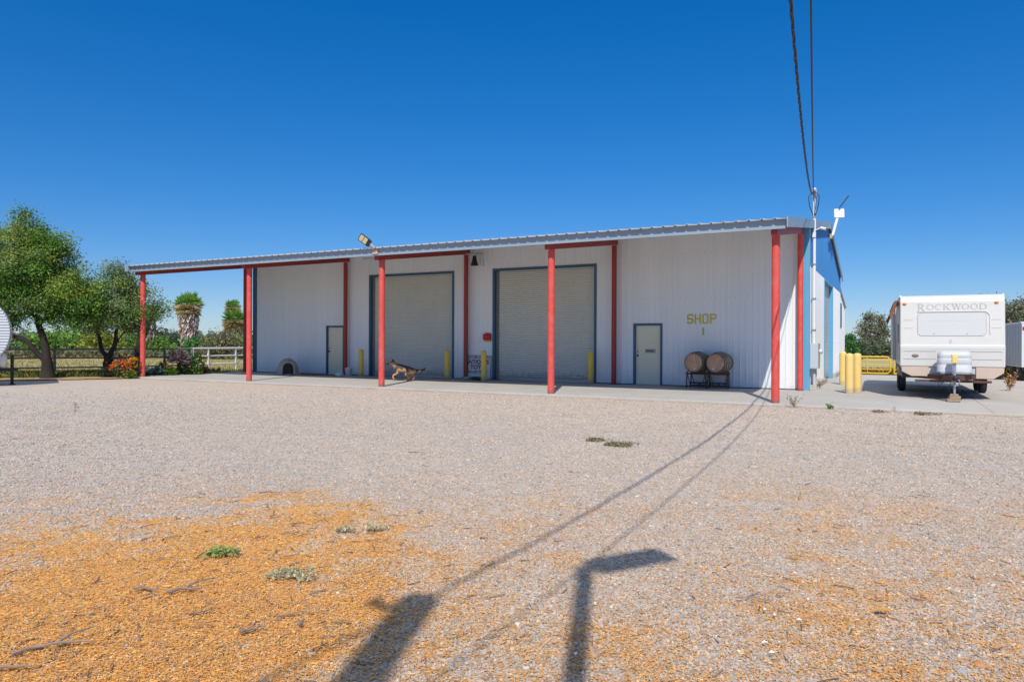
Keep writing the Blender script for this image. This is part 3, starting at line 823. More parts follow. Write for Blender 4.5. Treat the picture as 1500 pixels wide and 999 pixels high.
mb = MB(); mb.prism(arch, 'y', -.505, -.495); mb.build('entrance_shade_sheet', m_inner_shade, r)  # flat dark sheet across the arch paints the shade inside
mb = MB(); mb.lathe([(.54, 0), (.54, .04), (.50, .055)], n=40); mb.build('base_rim', m_igloo, r)

r = thing('bucket', 'white plastic bucket standing between the left door and a bollard', 'bucket', (-17.95, 4.9, 0))
mb = MB(); mb.lathe([(.001, .004), (.125, 0), (.15, .33), (.16, .335), (.16, .35), (.143, .35), (.12, .02), (.001, .02)], n=28); mb.build('pail', m_whiteplastic, r, recalc=False)
mb = MB(); mb.tube([(-.152, 0, .31), (-.12, -.10, .22), (0, -.15, .18), (.12, -.10, .22), (.152, 0, .31)], .004, 6); mb.build('handle', m_steel, r)
mb = MB(); mb.box((0, 0, .055), (.34, .24, .11)); mb.ball((0, 0, .10), (.16, .11, .05))
tag(mb.build('sack', m_whiteplastic, bevel=.03), 'small flattened white sack lying at the foot of the left door', 'sack', loc=(-18.42, 4.85, 0))
mb = MB(); mb.box((0, 0, .012), (2.3, .62, .02))
tag(mb.build('doormat', m_mat, bevel=.006), 'long reddish brown mat lying on the slab before the left door', 'mat', loc=(-19.6, 4.95, .001))

# antiques sign leaning on the wall
r = thing('antiques_sign', 'white board sign reading antiques toys leaning on the wall behind a bollard', 'sign', (-11.84, W-.16, .02))
r.rotation_euler = (math.radians(-6), 0, 0)
mb = MB(); mb.span((-.62, -.012, 0), (.60, .012, .93)); bd = mb.build('board', m_sign, r)
mb = MB(); mb.span((-.62, -.02, .80), (.60, -.0125, .93)); mb.build('header_band', M('pinkish_band', (.42, .36, .38), .6, .15, 4), bd)
def text(s, size, x, z, mat, par, ext=.002, yy=-.0145, off=.006, sx=1.):
    cu = bpy.data.curves.new('lettering', 'FONT'); cu.body = s; cu.size = size; cu.extrude = ext; cu.align_x = 'CENTER'; cu.offset = off
    cu.materials.append(mat)
    o = bpy.data.objects.new('lettering', cu); COL.objects.link(o); o.parent = par
    me = bpy.data.meshes.new_from_object(o.evaluated_get(bpy.context.evaluated_depsgraph_get()))
    bpy.data.objects.remove(o); o = bpy.data.objects.new('lettering', me); COL.objects.link(o); o.parent = par
    o.location = (x, yy, z); o.rotation_euler = (PI/2, 0, 0); o.scale = (sx, 1, 1)
    return o
text('I', .17, -.06, .82, m_ink, bd, yy=-.0225)
text('ANTIQUES', .225, 0, .60, m_ink, bd); text('TOYS', .22, .0, .40, m_ink, bd, sx=1.1); text('COLLECTIBLES', .125, -.01, .245, m_ink, bd, off=.003, sx=1.15)
r = thing('food_bowl', 'grey metal bowl on the slab below the antiques sign', 'bowl', (-12.02, 4.85, .0))
mb = MB(); mb.lathe([(.001, .01), (.15, .0), (.19, .11), (.20, .115), (.175, .11), (.14, .025), (.001, .02)], n=24); mb.build('bowl_shell', m_greybox, r, recalc=False)
mb = MB(); mb.lathe([(.20, .112), (.207, .118), (.20, .124)], n=24); mb.build('rim', m_steel, r)
r = thing('planter_tray', 'low dark tray on the slab beside the metal bowl', 'tray', (-11.5, 4.9, .0))
mb = MB(); mb.prism([(-.26, -.12), (.26, -.12), (.26, .12), (-.26, .12)], 'z', .005, .13); mb.build('tray_shell', m_dark, r, bevel=.02)
mb = MB(); mb.span((-.22, -.09, .1305), (.22, .09, .138)); mb.build('soil', m_mat, r)

# red alarm box beside the right roll-up door
r = thing('red_alarm_box', 'red alarm box mounted on the wall left of the right roll-up door', 'alarm box', (-11.42, W-.014, 1.66))
mb = MB(); mb.span((-.17, -.09, -.11), (.17, 0, .13)); mb.build('housing', m_redbox, r, bevel=.012)
mb = MB(); mb.lathe([(.001, -.05), (.06, -.045), (.09, -.02), (.095, 0)], (0, -.09, .01), 'y', 20); mb.build('bell', M('bright_red', (.70, .02, .02), .35, .05, 9), r)
mb = MB(); mb.span((-.12, -.06, -.17), (.14, 0, -.112)); mb.build('lower_flange', m_letter, r)
mb = MB(); mb.span((-.08, -.06, .132), (.10, 0, .17)); mb.build('top_cap', m_redbox, r)

# flood light in its guard on the second back post
r = thing('flood_light', 'dark flood light hanging in a wire guard from the second back post', 'light', (-12.2, D-.05, 4.9))
mb = MB(); mb.tube([(-2.6, -3.2, -.36), (-.1, -.08, .035), (.75, -.08, .0)], .022, 8); mb.build('bracket_arm', m_steel, r)
mb = MB(); mb.lathe([(.07, .0), (.08, -.06), (.10, -.20), (.145, -.33), (.15, -.37), (.13, -.37)], (.37, -.1, -.08), 'z', 18); mb.build('lamp_head', m_black, r)
mb = MB()
mb.tube([(.12, -.1, -.0), (.75, -.1, .0), (.78, -.1, -.5)], .012, 6); mb.tube([(.62, -.1, -.02), (.64, -.1, -.45)], .010, 6); mb.tube([(.56, -.1, -.06), (.78, -.1, -.06)], .012, 6)
mb.build('guard', m_steel, r)
mb = MB(); mb.span((.25, -.16, -.075), (.50, -.04, .0)); mb.build('mounting_plate', m_greybox, r)

def solar_lamp(name, label, base, tip, ndir, L, Wd, parent_arm_end, mat_arm):
    """flat LED street-lamp head between base and tip, its lit face turned to ndir"""
    b_, t_ = Vector(base), Vector(tip); x = (t_-b_).normalized(); nz = Vector(ndir); nz = (nz - x*nz.dot(x)).normalized(); y = nz.cross(x)
    root = thing(name, label, 'street lamp', base)
    def P(l, s_, h): return tuple(x*l + y*s_ + nz*h)
    mb = MB()
    pts = [(.0, -.45), (.12, -.5), (1, -.5), (1, .5), (.12, .5), (.0, .45)]
    vs = [P(p[0]*L, p[1]*Wd, .0) for p in pts] + [P(p[0]*L*.98+.005, p[1]*Wd*.94, -.055) for p in pts]
    n = len(pts); mb.add(vs, [tuple(range(n)), tuple(range(2*n-1, n-1, -1))] + [(i, (i+1) % n, (i+1) % n+n, i+n) for i in range(n)])
    hd = mb.build('lamp_head', m_dark, root)
    for a0, a1 in ((.30, .60), (.65, .94)):
        mb = MB(); vs = [P(l*L, s_*Wd, h) for h in (.001, .008) for l, s_ in ((a0, -.4), (a1, -.4), (a1, .4), (a0, .4))]
        mb.add(vs, [(0,1,2,3), (7,6,5,4), (0,4,5,1), (1,5,6,2), (2,6,7,3), (3,7,4,0)]); mb.build('led_panel', m_lens, hd)
    mb = MB(); vs = [P(l*L, s_*Wd*.9, -.062) for l, s_ in ((.25, -.5), (.98, -.5), (.98, .5), (.25, .5))] + [P(l*L, s_*Wd*.9, -.056) for l, s_ in ((.25, -.5), (.98, -.5), (.98, .5), (.25, .5))]
    mb.add(vs, [(0,1,2,3), (7,6,5,4), (0,4,5,1), (1,5,6,2), (2,6,7,3), (3,7,4,0)]); mb.build('solar_panel', M('solar_cell', (.01, .012, .03), .2, .1, 30), hd)
    mb = MB(); mb.tube([P(.05, 0, -.03), P(-.12, 0, -.03), tuple(Vector(parent_arm_end)-b_)], .03, 10); mb.build('arm', mat_arm, root)
    return root
r = solar_lamp('street_lamp', 'solar street lamp with two LED panels on the eave above the middle post', (-12.36, -.55, 4.62), (-12.86, -.75, 5.02), (.5, -.85, -.45), .44, .25, (-12.22, -.42, 4.40), m_tan)
mb = MB(); mb.span((.02, .10, -.31), (.24, .135, -.10)); mb.build('bracket', m_tan, r)

# service mast with weatherhead, conduit and meter box
mx, my = SIDE+.10, 5.98
r = thing('service_mast', 'white service mast with weatherhead rising above the shop corner', 'mast', (mx, my, 0))
mb = MB(); mb.tube([(0, 0, 1.45), (0, 0, 6.15)], .047, 14); mb.build('conduit', m_whitepipe, r)
mb = MB(); mb.tube([(0, 0, 6.10), (0, -.01, 6.32), (0, -.07, 6.38), (.0, -.14, 6.33)], [.05, .075, .07, .05], 12); mb.build('weatherhead', m_greybox, r)
for i, sgn in enumerate((-1, 1, .4)):
    mb = MB(); mb.tube([(0, -.12, 6.33), (.16*sgn, -.2, 6.15), (.13*sgn, -.16, 5.85), (.03*sgn, -.07, 5.55)], .014, 6); mb.build('drip_loop', m_cable, r)
for z in (1.9, 2.9, 4.0, 5.0, 5.5):
    mb = MB(); mb.lathe([(.05, z-.03), (.058, z-.03), (.058, z+.03), (.05, z+.03)], n=12); mb.span((-.09, -.02, z-.02), (-.04, .02, z+.02)); mb.build('strap', m_steel, r)
mb = MB(); mb.span((-.05, -.075, 4.86), (.05, -.045, 5.02)); mb.build('junction_box', m_whiteplastic, r)
r = thing('meter_box', 'pale grey electric meter box below the mast on the side wall', 'meter box', (mx, 5.98, 0))
mb = MB(); mb.span((-.085, -.40, .68), (.16, .30, 1.48)); cab = mb.build('cabinet', m_greybox, r, bevel=.01)
mb = MB(); mb.span((-.07, -.407, .72), (.145, -.4005, 1.44)); mb.build('door_panel', m_greybox, cab, bevel=.003)
mb = MB(); mb.lathe([(.075, 0), (.075, .06), (.06, .085), (.001, .09)], (.16, .1, 1.22), 'x', 18); mb.build('meter_dial', m_rvpanel, r)
mb = MB(); mb.span((-.02, .36, 1.18), (.11, .50, 1.36)); mb.build('outlet_box', m_whiteplastic, r)
for yy in (-.2, .12): 
    mb = MB(); mb.tube([(.03, yy, .68), (.03, yy, .0)], .045, 12); mb.build('conduit', m_greybox, r)
mb = MB(); mb.tube([(.03, .43, 1.18), (.03, .43, .05), (.10, .5, .03)], .02, 8); mb.build('water_pipe', m_whitepipe, r)

r = thing('security_camera', 'small white security camera on an arm near the top of the mast', 'camera', (mx, my-.05, 5.08))
mb = MB(); mb.tube([(.05, 0, .02), (.16, -.02, .05), (.24, -.04, .07)], .02, 8); mb.build('arm', m_whiteplastic, r)
mb = MB(); mb.tube([(.20, -.03, .06), (.36, -.13, .0)], .048, 14); mb.build('camera_body', m_whiteplastic, r)
mb = MB(); mb.tube([(.36, -.13, .0), (.365, -.134, -.002)], .03, 12); mb.build('lens', m_black, r)

# square white panel light and edge-on solar panel at the gable peak
r = thing('solar_panel_light', 'square white panel light on a white bracket at the gable peak', 'light', (SIDE+.13, 12.4, 5.75))
mb = MB(); mb.tube([(0, 0, 0), (.06, .05, .08), (.20, .25, .72)], .055, 12); mb.build('bracket', m_whitepipe, r)
Rz = Matrix.Rotation(math.radians(16), 3, 'Z') @ Matrix.Rotation(math.radians(-8), 3, 'X')
mb = MB(); mb.box((.27, .28, .93), (.38, .07, .36), Rz); mb.build('white_panel', m_whiteplastic, r, bevel=.02)
mb = MB(); mb.box((.44, .32, 1.38), (.56, .34, .03), Matrix(((.6, -.06, -.8), (.0, 1, 0), (.8, .10, .6)))); mb.build('solar_panel', m_dark, r)
mb = MB(); mb.tube([(.24, .3, .98), (.30, .32, 1.2)], .02, 8); mb.build('stem', m_steel, r)
mb = MB(); mb.span((-.04, -.1, -.1), (.04, .1, .08)); mb.build('wall_plate', m_tan, r)

# power poles behind the photographer and the two service cables
def catenary(a, b, sag, n=60):
    return [tuple(np.array(a)*(1-t_)+np.array(b)*t_ - np.array([0, 0, 4*sag*t_*(1-t_)])) for t_ in np.linspace(0, 1, n+1)]
PX, PY = 2.54, -21.8
def power_pole(label, loc, h):
    r = thing('utility_pole', label, 'utility pole', loc, 0, 'wooden utility poles')
    mb = MB(); mb.tube([(0, 0, GZ-.3), (0, 0, h*.5), (0, 0, h)], [.155, .14, .125], 18); mb.build('pole', m_wood, r)
    mb = MB(); mb.bar((-.30, 0, h-.20), (.06, 0, h-.20), .04, .05); mb.build('bracket', m_steel, r)
    mb = MB(); mb.lathe([(.02, 0), (.035, .02), (.025, .04), (.04, .06), (.02, .085), (.001, .09)], (-.26, 0, h-.175), 'z', 14); mb.build('insulator', m_greybox, r)
    return r
power_pole('bare wooden utility pole standing behind the camera, its shadow on the gravel', (PX, PY, 0), 7.1)
power_pole('second wooden utility pole farther behind the camera', (.4, -50, 0), 7.3)
A_ = (mx-.01, my-.16, 6.26)
mb = MB(); base = catenary(A_, (PX-.02, PY, 6.95), 1.75, 420) + catenary((PX-.02, PY, 6.95), (.2, -50, 7.1), .6, 60)[1:]
Lc = 0; strands = [[], [], []]
for i, p in enumerate(base):
    if i: Lc += float(np.linalg.norm(np.array(p)-np.array(base[i-1])))
    for k in range(3):
        a_ = Lc*2*PI/1.1 + k*2*PI/3
        strands[k].append((p[0]+.0125*math.cos(a_), p[1], p[2]+.0125*math.sin(a_)))
for s_ in strands: mb.tube(s_, .0086, 5)
tag(mb.build('service_cable', m_cable, recalc=False), 'thick twisted service cable running from the mast overhead to the left', 'cable')
mb = MB(); mb.tube(catenary((mx+.01, my-.14, 6.2), (PX+.30, PY, 6.1), 1.85, 80), .0095, 6)
tag(mb.build('service_cable', m_cable, recalc=False), 'thin straight service cable rising from the mast, right of the twisted one', 'cable')
# lamp on a thin post just behind the photographer (its shadow falls on the gravel)
r = solar_lamp('street_lamp', 'thin lamp post behind the camera casting an angled shadow on the gravel', (2.90, -19.90, 6.2), (3.30, -19.40, 6.28), (0, 0, -1), .64, .29, (2.87, -19.93, 6.2), m_steel)
mb = MB(); mb.tube([(-.03, -.03, -6.3), (-.03, -.03, .02)], .058, 12); mb.build('post', m_steel, r)
# ------------------------------------------------------------------ travel trailer on the right
rv = thing('travel_trailer', 'white travel trailer with big grey serif lettering parked facing the camera on the drive', 'trailer', (3.955, 3.66, 0), math.radians(1.2))
HW = 1.21
prof = [(0.0, .86), (-.035, 1.36), (-.035, 1.42), (.0, 1.46), (.10, 2.62), (.16, 2.74), (.28, 2.80), (7.4, 2.80), (7.5, 2.70), (7.5, .86)]
mb = MB(); mb.prism(prof, 'x', -HW, HW)
P_(mb, 'body_shell', m_rvwhite, rv, bevel=.035, seg=3)
front = lambda z: np.interp(z, [.86, 1.36, 1.42, 1.46, 2.62], [0, -.035, -.035, 0, .10])
def fplate(mb, x0, x1, z0, z1, t=.006, inset=0.):
    y0, y1 = front(z0), front(z1)
    vs = [(x0, y0+.01, z0), (x1, y0+.01, z0), (x1, y1+.01, z1), (x0, y1+.01, z1), (x0, y0-t, z0), (x1, y0-t, z0), (x1, y1-t, z1), (x0, y1-t, z1)]
    mb.add(vs, [(0,3,2,1), (4,5,6,7), (0,1,5,4), (1,2,6,5), (2,3,7,6), (3,0,4,7)])
def rrect(x0, x1, z0, z1, r, n=6):
    pts = []
    for cx, cz, a0 in ((x1-r, z1-r, 0), (x0+r, z1-r, 90), (x0+r, z0+r, 180), (x1-r, z0+r, 270)):
        for i in range(n+1):
            a = math.radians(a0+90*i/n); pts.append((cx+r*math.cos(a), cz+r*math.sin(a)))
    return pts
def fpoly(mb, pts, t0, t1):
    n = len(pts)
    vs = [(p[0], front(p[1])-t0, p[1]) for p in pts] + [(p[0], front(p[1])-t1, p[1]) for p in pts]
    mb.add(vs, [tuple(range(n)), tuple(range(2*n-1, n-1, -1))] + [(i, (i+1) % n, (i+1) % n+n, i+n) for i in range(n)])
mb = MB(); fpoly(mb, rrect(-.80, .80, 1.71, 2.32, .10), -.002, .003); wf = P_(mb, 'window_frame', M('rv_window_frame', (.44, .44, .43), .5, .03, 3), rv)
mb = MB(); fpoly(mb, rrect(-.785, .785, 1.70, 2.305, .10), .0065, .015); P_(mb, 'stone_guard', m_rvpanel, wf, bevel=.006)
for x, z in ((-.40, 1.76), (.36, 1.76)):
    mb = MB(); mb.ball((x, front(z)-.027, z), (.014, .006, .012), 8, 6); P_(mb, 'latch', m_rvgrey, wf)
x = -.46
for i in range(17):
    wd = .018+.016*rng.random()
    if i not in (9, 13):
        mb = MB(); fpoly(mb, [(x, 2.085), (x+wd, 2.085), (x+wd, 2.115), (x, 2.115)], .0152, .0162); P_(mb, 'faded_letter', m_greybox, wf)
    x += .052
for x0, x1 in ((-1.12, -.90), (.90, 1.12)):
    for z in (2.12, 1.90):
        mb = MB(); fplate(mb, x0, x1, z, z+.012, .004); P_(mb, 'groove', m_rvgrey, rv)
for z in (1.27, 1.06):
    for x0, x1 in ((-1.13, -.36), (.44, 1.13)):
        mb = MB(); fplate(mb, x0, x1, z, z+.02, .005); P_(mb, 'trim_strip', m_rvgrey, rv)
mb = MB(); fplate(mb, -1.20, 1.20, 1.355, 1.43, .004); P_(mb, 'ledge_band', M('rv_ledge', (.60, .60, .59), .4, .03, 2), rv)
for x in (-1.10, 1.02):
    mb = MB(); z = 2.575; mb.ball((x, front(z)-.012, z), (.052, .03, .032), 14, 8); P_(mb, 'marker_light', m_orange, rv)
mb = MB(); mb.ball((-.845, front(1.16)-.008, 1.16), (.085, .012, .045), 18, 8); P_(mb, 'oval_badge', M('bronze_badge', (.22, .17, .13), .4, .1, 8), rv)
mb = MB(); fpoly(mb, rrect(-.055, .015, 1.50, 1.60, .015), -.001, .006); P_(mb, 'emblem', m_greybox, rv)
# serif lettering
def arc(cx, cz, rx, rz, a0, a1, th, tv, n=14):
    o = []; i_ = []
    for k in range(n+1):
        a = math.radians(a0+(a1-a0)*k/n); o.append((cx+rx*math.cos(a), cz+rz*math.sin(a))); i_.append((cx+(rx-th)*math.cos(a), cz+(rz-tv)*math.sin(a)))
    return [[o[k], o[k+1], i_[k+1], i_[k]] for k in range(n)]
def stem(x, w_, z0=0, z1=1, s=.09):
    return [R_(x, z0, x+w_, z1), R_(x-s, z0, x, z0+.07), R_(x+w_, z0, x+w_+s, z0+.07), R_(x-s, z1-.07, x, z1), R_(x+w_, z1-.07, x+w_+s, z1)]
def diag(x0, z0, x1, z1, w_): return [[(x0, z0), (x0+w_, z0), (x1+w_, z1), (x1, z1)]]
SER = {
 'R': stem(.10, .17) + arc(.27, .74, .50, .26, -90, 90, .16, .08) + diag(.68, .0, .36, .50, .20) + [R_(.62, 0, .98, .07)],
 'O': arc(.5, .5, .48, .51, 0, 360, .16, .075, 28),
 'C': arc(.52, .5, .48, .51, 50, 310, .16, .075, 20) + [R_(.80, .70, .86, .96)],
 'K': stem(.10, .17) + diag(.27, .42, .72, .96, .11) + diag(.70, .0, .36, .50, .20) + [R_(.62, 0, 1.0, .07), R_(.60, .93, .94, 1)],
 'W': diag(.28, 0, .05, 1, .15) + diag(.28, 0, .48, .9, .07) + diag(.68, 0, .46, 1, .15) + diag(.70, 0, .93, 1, .08) + [R_(-.04, .93, .3, 1), R_(.40, .93, .68, 1), R_(.82, .93, 1.12, 1)],
 'D': stem(.10, .17) + arc(.27, .5, .68, .50, -90, 90, .17, .07),
}
mb = MB(); x = -.80
for ch, wd, hh, zz in (('R', .205, .205, 2.365), ('O', .18, .155, 2.40), ('C', .17, .155, 2.40), ('K', .185, .155, 2.40), ('W', .215, .155, 2.40), ('O', .18, .155, 2.40), ('O', .18, .155, 2.40), ('D', .19, .165, 2.395)):
    for s_ in SER[ch]: fpoly(mb, [(x+p[0]*wd, zz+p[1]*hh) for p in s_], -.001, .004)
    x += wd*1.02 + .012
P_(mb, 'lettering', m_rvgrey, rv)
# lower skirt, frame, tongue, tanks
mb = MB()
mb.prism([(-HW+.03, .855), (-.52, .855), (-.52, .60), (-HW+.28, .60), (-HW+.05, .72)], 'y', .0, .16)
mb.prism([(.56, .855), (HW-.02, .855), (HW-.03, .72), (HW-.26, .56), (.56, .56)], 'y', .0, .16)
P_(mb, 'lower_skirt', m_rvskirt, rv, bevel=.012)
mb = MB(); mb.span((-.519, .05, .60), (.559, .14, .855)); P_(mb, 'front_bulkhead', m_greybox, rv)
mb = MB(); mb.span((-HW+.06, .165, .55), (HW-.06, 7.4, .858)); P_(mb, 'underbelly', m_dark, rv)
mb = MB()
mb.bar((-.95, .9, .60), (-.02, -1.02, .60), .07, .13); mb.bar((.95, .9, .60), (.02, -1.02, .60), .07, .13)
mb.bar((-.62, .22, .60), (.62, .22, .60), .08, .12); P_(mb, 'tongue_frame', m_rust, rv)
mb = MB(); mb.bar((-.85, -.06, .485), (.90, -.06, .485), .09, .06); P_(mb, 'rusty_crossbar', m_rust, rv)
mb = MB(); mb.tube([(0, -1.0, .60), (0, -1.15, .61)], [.06, .05], 12); mb.ball((0, -1.18, .62), (.075, .08, .065), 14, 10); P_(mb, 'coupler', m_dark, rv)
mb = MB(); rings = []
for z, s_ in ((.70, -.015), (.74, 0), (.755, .006), (.77, 0), (.93, -.002), (.945, -.012), (.96, -.002), (1.10, -.006), (1.115, -.016), (1.13, -.006), (1.20, -.012), (1.25, -.035), (1.28, -.075), (1.295, -.14)):
    pts = rrect(-.36-s_, .42+s_, -.64-s_, -.20+s_, max(.03, .15+s_), 7)
    cx, cz = sum(p[0] for p in pts)/len(pts), sum(p[1] for p in pts)/len(pts)
    # a slight waist between the two bottles
    rings.append([(p[0], p[1]+(.035*math.exp(-((p[0]-.03)/.07)**2) if p[1] < -.5 else 0), z) for p in pts])
n = len(rings[0]); vs = [p for q in rings for p in q]; fs = [(i*n+k, i*n+(k+1) % n, (i+1)*n+(k+1) % n, (i+1)*n+k) for i in range(len(rings)-1) for k in range(n)]
mb.add(vs, fs, True); mb.add(rings[-1], [tuple(range(n))], True)
P_(mb, 'propane_cover', m_propane, rv)
mb = MB(); mb.span((-.43, -.66, .665), (.47, -.18, .70)); P_(mb, 'tank_tray', m_dark, rv)
mb = MB(); mb.tube([(.0, -.92, .55), (.0, -.92, 1.0)], .035, 12); mb.tube([(.0, -.92, .14), (.0, -.92, .62)], .028, 12); P_(mb, 'jack_post', m_steel, rv)
mb = MB(); mb.box((.0, -.94, 1.09), (.13, .16, .2)); mb.box((.0, -.93, 1.20), (.15, .14, .035)); P_(mb, 'jack_head', m_yellow2, rv, bevel=.015)
mb = MB(); mb.span((-.17, -1.06, .005), (.12, -.80, .075)); mb.span((-.12, -1.03, .076), (.13, -.81, .15)); mb.span((-.10, -1.0, .151), (.08, -.84, .20)); P_(mb, 'jack_foot_block', M('dirty_blocks', (.33,.24,.16), .85, .35, 9), rv, bevel=.006)
mb = MB(); mb.lathe([(.085, -.02), (.10, 0), (.085, .02), (.07, 0), (.085, -.02)], (.02, -1.0, .50), 'y', 18); P_(mb, 'cable_ring', m_steel, rv)
for sx in (-1, 1):
    pts = [(.06*sx, -.95, .56), (.13*sx, -1.02, .40), (.12*sx, -.98, .26), (.05*sx, -.9, .33)]
    mb = MB(); mb.tube(pts, .007, 6); P_(mb, 'safety_chain', m_dark, rv)
mb = MB(); mb.tube([(-.28, -.5, .62), (-.36, -.7, .5), (-.33, -.78, .40), (-.25, -.75, .48), (-.05, -.95, .6)], .010, 6); P_(mb, 'wiring_cable', m_dark, rv)
for x0, y0 in ((-HW+.14, 3.4), (HW-.14, 3.4), (-HW+.14, 4.35), (HW-.14, 4.35)):
    mb = MB(); mb.lathe([(.20, -.10), (.30, -.105), (.345, -.08), (.35, 0), (.345, .08), (.30, .105), (.20, .10)], (x0, y0, .348), 'x', 26)
    tw = P_(mb, 'wheel', m_rubber, rv)
    mb = MB(); mb.lathe([(.001, -.03), (.08, -.05), (.17, -.06), (.205, -.085), (.205, .085), (.17, .06), (.08, .05), (.001, .03)], (x0, y0, .348), 'x', 20); P_(mb, 'rim', m_greybox, tw)
mb = MB(); mb.span((-HW+.04, 2.85, .50), (-HW+.26, 4.9, .74)); mb.span((HW-.26, 2.85, .50), (HW-.04, 4.9, .74)); P_(mb, 'wheel_skirt', m_rvskirt, rv)
mb = MB(); mb.span((-HW+.08, 2.2, .25), (-HW+.22, 2.28, .66)); mb.span((HW-.3, 2.2, .3), (HW-.16, 2.28, .6)); P_(mb, 'stabiliser', m_dark, rv)
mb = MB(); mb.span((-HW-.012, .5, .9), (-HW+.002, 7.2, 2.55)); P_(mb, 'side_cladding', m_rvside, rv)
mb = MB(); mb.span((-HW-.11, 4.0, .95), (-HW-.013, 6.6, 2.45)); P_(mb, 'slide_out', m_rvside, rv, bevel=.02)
for y0, z0, hh in ((1.0, 1.5, .55), (2.2, 1.5, .55)):
    mb = MB(); mb.span((-HW-.024, y0, z0), (-HW-.0125, y0+.7, z0+hh)); P_(mb, 'side_window', m_black, rv)
mb = MB(); mb.span((-HW-.02, 2.4, .95), (-HW-.0125, 3.1, 2.5)); dr = P_(mb, 'side_door', m_rvgrey, rv)
mb = MB(); mb.tube([(-HW-.09, .45, 2.62), (-HW-.09, 6.8, 2.62)], .07, 14); P_(mb, 'awning_roll', m_bronze, rv)
for y_ in (.45, 6.8):
    mb = MB(); mb.bar((-HW-.09, y_, 2.62), (-HW-.05, y_+.05, 1.0), .05, .05); aw = P_(mb, 'awning_arm', m_rvside, rv)
    mb = MB(); mb.prism([(-HW-.03, 2.66), (-HW-.10, 2.70), (-HW-.26, 2.30), (-HW-.22, 2.15)], 'y', y_-.03, y_+.03); P_(mb, 'arm_cover', m_bronze, aw)
mb = MB(); mb.span((-HW-.01, .2, 2.76), (-HW+.03, 7.4, 2.82)); mb.span((HW-.03, .3, 2.76), (HW+.01, 7.4, 2.82)); P_(mb, 'roof_gutter', m_whiteplastic, rv)
mb = MB(); mb.span((HW-.002, .45, .95), (HW+.012, 7.2, 2.55)); P_(mb, 'side_cladding', m_rvwhite, rv)
mb = MB()
for k in range(8):
    a0 = math.radians(90-11.25*k); a1 = math.radians(90-11.25*(k+1)); cx, cz = .72, 2.20; r0, r1 = .145, .165
    fpoly(mb, [(cx+r0*math.cos(a0), cz+r0*math.sin(a0)), (cx+r1*math.cos(a0), cz+r1*math.sin(a0)), (cx+r1*math.cos(a1), cz+r1*math.sin(a1)), (cx+r0*math.cos(a1), cz+r0*math.sin(a1))], -.001, .02)
fpoly(mb, [(-.80, 2.345), (.72, 2.345), (.72, 2.365), (-.80, 2.365)], -.001, .02); fpoly(mb, [(.865, 1.75), (.885, 1.75), (.885, 2.20), (.865, 2.20)], -.001, .02)
P_(mb, 'drip_moulding', m_rvwhite, rv)

# ------------------------------------------------------------------ grey box trailer at the right edge
r = thing('box_trailer', 'grey panelled box trailer parked at the right edge behind the travel trailer', 'trailer', (7.05, 15.7, 0), math.radians(4))
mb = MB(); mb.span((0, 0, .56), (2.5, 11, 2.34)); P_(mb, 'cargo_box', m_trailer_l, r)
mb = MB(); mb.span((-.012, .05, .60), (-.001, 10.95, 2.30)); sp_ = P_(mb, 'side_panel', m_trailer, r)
mb = MB()
for k in range(1, 22): mb.span((-.02, .5*k-.015, .60), (-.0125, .5*k+.015, 2.30))
for z in (.95, 1.3, 1.65, 2.0): mb.span((-.018, .06, z-.008), (-.0126, 10.94, z+.008))
P_(mb, 'panel_rib', m_rvgrey, sp_)
mb = MB(); mb.span((-.02, -.012, 2.28), (2.52, 11.01, 2.36)); P_(mb, 'top_rail', m_trailer_l, r)
mb = MB(); mb.span((.02, -.014, 2.02), (.10, -.001, 2.16)); mb.span((2.4, -.014, 2.02), (2.48, -.001, 2.16)); P_(mb, 'red_reflector', m_redbox, r)
mb = MB(); mb.span((.1, .2, .40), (2.4, 10.6, .56)); P_(mb, 'chassis', m_dark, r)
for y_ in (.7, 1.8, 4.6, 7.2, 8.4):
    for x_ in (.22, 2.28):
        mb = MB(); mb.lathe([(.001, -.14), (.18, -.15), (.26, -.16), (.29, -.12), (.295, 0), (.29, .12), (.26, .16), (.18, .15), (.001, .14)], (x_, y_, .285), 'x', 22); P_(mb, 'wheel', m_rubber, r)
mb = MB(); mb.span((.6, -.05, .35), (.75, .1, .56)); mb.span((1.75, -.05, .35), (1.9, .1, .56)); P_(mb, 'rear_bumper', m_steel, r)

# ------------------------------------------------------------------ ribbed silver trailer nose at the left edge
r = thing('camper_trailer', 'ribbed silver camper nose poking into the picture at the left edge', 'trailer', (-24.05, -5.32, GZ), math.radians(62)); r.location.x -= .04; r.location.y += .10
